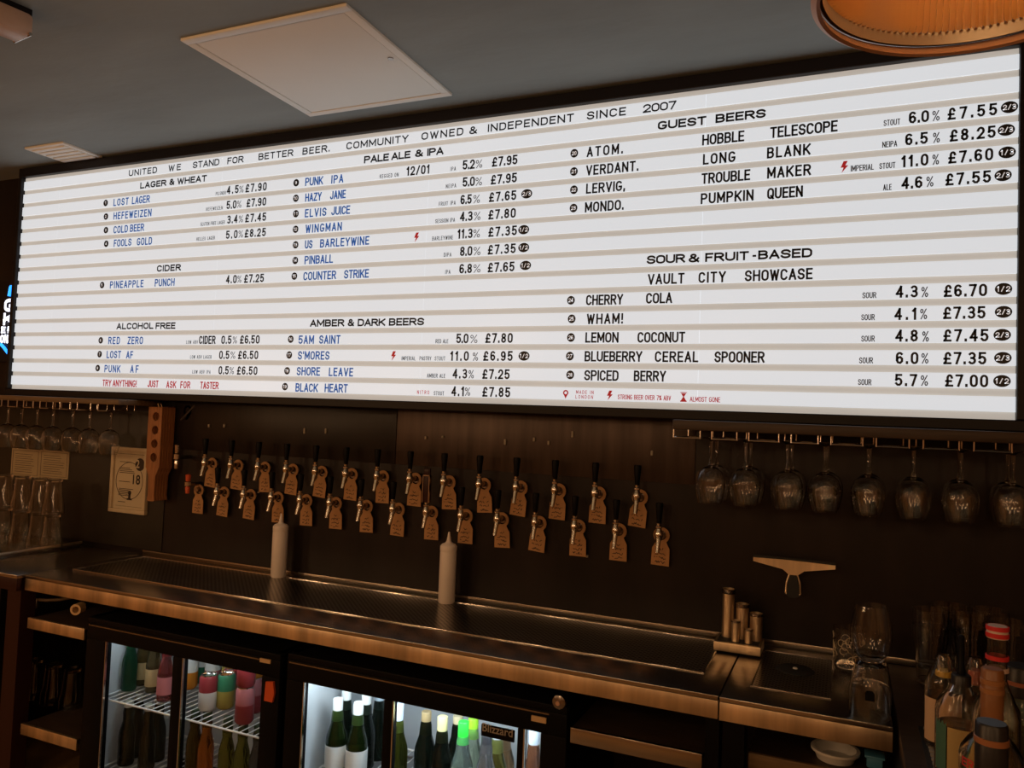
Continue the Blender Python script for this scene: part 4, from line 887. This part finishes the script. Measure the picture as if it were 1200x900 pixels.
# ------------------------------------------------------------------ spirit bottles, lower right
def at(px, py, depth): return CAM + ray(px, py)*depth
def spirit(px, py_top, depth, R, neckr, sh, glass, cap, caplen, lab, label_col=None, liquid=None, pour=False, band=None, capr=None, word=None):
    p = at(px, py_top, depth); base = TOP+.0005
    hgt = p.z-base
    o = empty('spirit_bottle', (p.x, p.y, base), lab, 'bottle', 'spirit bottles')
    nm = 'sg_%d_%d_%d' % tuple(int(v*99) for v in glass); col(nm, glass, .03, 0, 1.0)
    top = hgt-(.075 if pour else 0)
    s = sh
    cr = capr or neckr+.0015
    MB().lathe([(0, 0), (R*.92, 0), (R, .006), (R, s), (R*.94, s+.012), (R*.75, s+.026), (neckr*1.4, s+.042), (neckr, s+.06), (neckr, top-.004), (neckr-.002, top-.004), (neckr-.002, s+.06), (R*.72, s+.022), (R-.004, s-.004), (R-.004, .012), (0, .010)], 32).build('body', nm, o)
    if liquid:
        nl = 'liq_%d_%d_%d' % tuple(int(v*99) for v in liquid[0]); col(nl, liquid[0], .02, 0, 1.0, 1.33)
        z = s*liquid[1]; MB().lathe([(0, .0115), (R-.0048, .0130), (R-.0048, z), (0, z)], 32).build('liquid', nl, o)
    nc = 'scap_%d_%d_%d' % tuple(int(v*99) for v in cap); col(nc, cap, .35)
    c = MB().lathe([(cr-.001, top-caplen), (cr, top-caplen+.001), (cr, top-.003), (cr-.002, top), (0, top)], 24).build('cap', nc, o)
    if band:
        for z, cc in band:
            nb = 'band_%d_%d_%d' % tuple(int(v*99) for v in cc); col(nb, cc, .4)
            MB().lathe([(cr, top-z-.004), (cr+.0012, top-z-.0035), (cr+.0012, top-z+.0035), (cr, top-z+.004)], 24).build('band', nb, c)
    if pour:
        MB().lathe([(neckr*.6, top-.002), (neckr*.62, top+.01), (.006, top+.014), (.0055, top+.073), (.003, top+.075), (0, top+.075)], 16).build('pourer', 'black_plastic', o)
    if label_col:
        nl = 'label_%d_%d_%d' % tuple(int(v*99) for v in label_col); col(nl, label_col, .6)
        n = 24; m = MB(); vs_ = []
        a0 = math.atan2(CAM.y-p.y, CAM.x-p.x); lo = -.5 if pour else -1.25
        if pour:
            g = MB(); gv = []
            for k in range(13):
                a = a0-1.15+.6*k/12; zz = .004*math.sin(k*1.7)
                gv.append([g.bm.verts.new(((R+.0008)*math.cos(a), (R+.0008)*math.sin(a), z)) for z in (s*.12, s*.84+zz)])
            for q, r_ in zip(gv, gv[1:]): g.bm.faces.new((q[0], r_[0], r_[1], q[1]))
            col('label_green', (.06, .16, .11), .6); g.build('label_band', 'label_green', o)
        for k in range(n+1):
            a = a0+lo+(1.25-lo)*k/n
            vs_.append([m.bm.verts.new(((R+.0008)*math.cos(a), (R+.0008)*math.sin(a), z)) for z in (s*.12, s*.80)])
        for q, r_ in zip(vs_, vs_[1:]): m.bm.faces.new((q[0], r_[0], r_[1], q[1]))
        m.build('label', nl, o)
        if word:
            zt_ = at(px-24, 893, depth-.03).z-base
            t_ = stroke_word(word, 0, .022, zt_-.014, .014, .2, .8, 'letter_red_print', o, 0, (0, 0, 0), 'label_print')
            for v in t_.data.vertices:
                a = a0-1.0+v.co.x/R; v.co = Vector(((R+.0014)*math.cos(a), (R+.0014)*math.sin(a), v.co.z))
    return o
spirit(1162, 846, .98, .036, .013, .165, (.95, .9, .75), (.012, .012, .014), .075, 'bottle with a broad black cap at the bottom right corner', (.62, .42, .16), ((.75, .5, .12), .8), capr=.0185, band=[(.022, (.3, .12, .05))])
spirit(1163, 783, 1.22, .045, .0145, .150, (.97, .95, .85), (.24, .10, .035), .085, 'bottle with a copper foil neck and a yellow label in the lower right corner', (.72, .5, .2), ((.8, .5, .1), .75), band=[(.02, (.32, .14, .05)), (.034, (.32, .14, .05))], word='ER')
spirit(1169, 733, 1.36, .037, .0155, .17, (.9, .9, .88), (.62, .45, .36), .022, 'tall necked bottle with a red and white striped cap', None, ((.55, .1, .05), .6), band=[(.004, (.6, .03, .03)), (.016, (.6, .03, .03)), (.055, (.6, .03, .03)), (.075, (.62, .45, .36))])
spirit(1127, 744, 1.50, .044, .0125, .125, (.97, .95, .9), (.015, .015, .018), .034, 'bottle with a black speed pourer and a green and tan label', (.50, .36, .14), ((.5, .22, .05), .8), pour=True, capr=.0175)
spirit(1106, 786, 1.63, .035, .013, .13, (.95, .9, .8), (.75, .5, .06), .012, 'bottle with a yellow topped cork left of the black pourer', (.62, .42, .25), ((.45, .12, .03), .85), capr=.0165)
spirit(1143, 785, 1.62, .034, .013, .13, (.9, .8, .75), (.6, .18, .12), .03, 'bottle with a pink red cap half hidden behind the copper foil neck', None, ((.4, .1, .05), .7))
spirit(1197, 780, 1.46, .046, .02, .13, (.8, .9, .7), (.015, .015, .018), .055, 'bottle with a wide dark cap cut by the right edge', None, ((.5, .5, .1), .8), capr=.03, band=[(.03, (.3, .1, .05))])
flush_text()
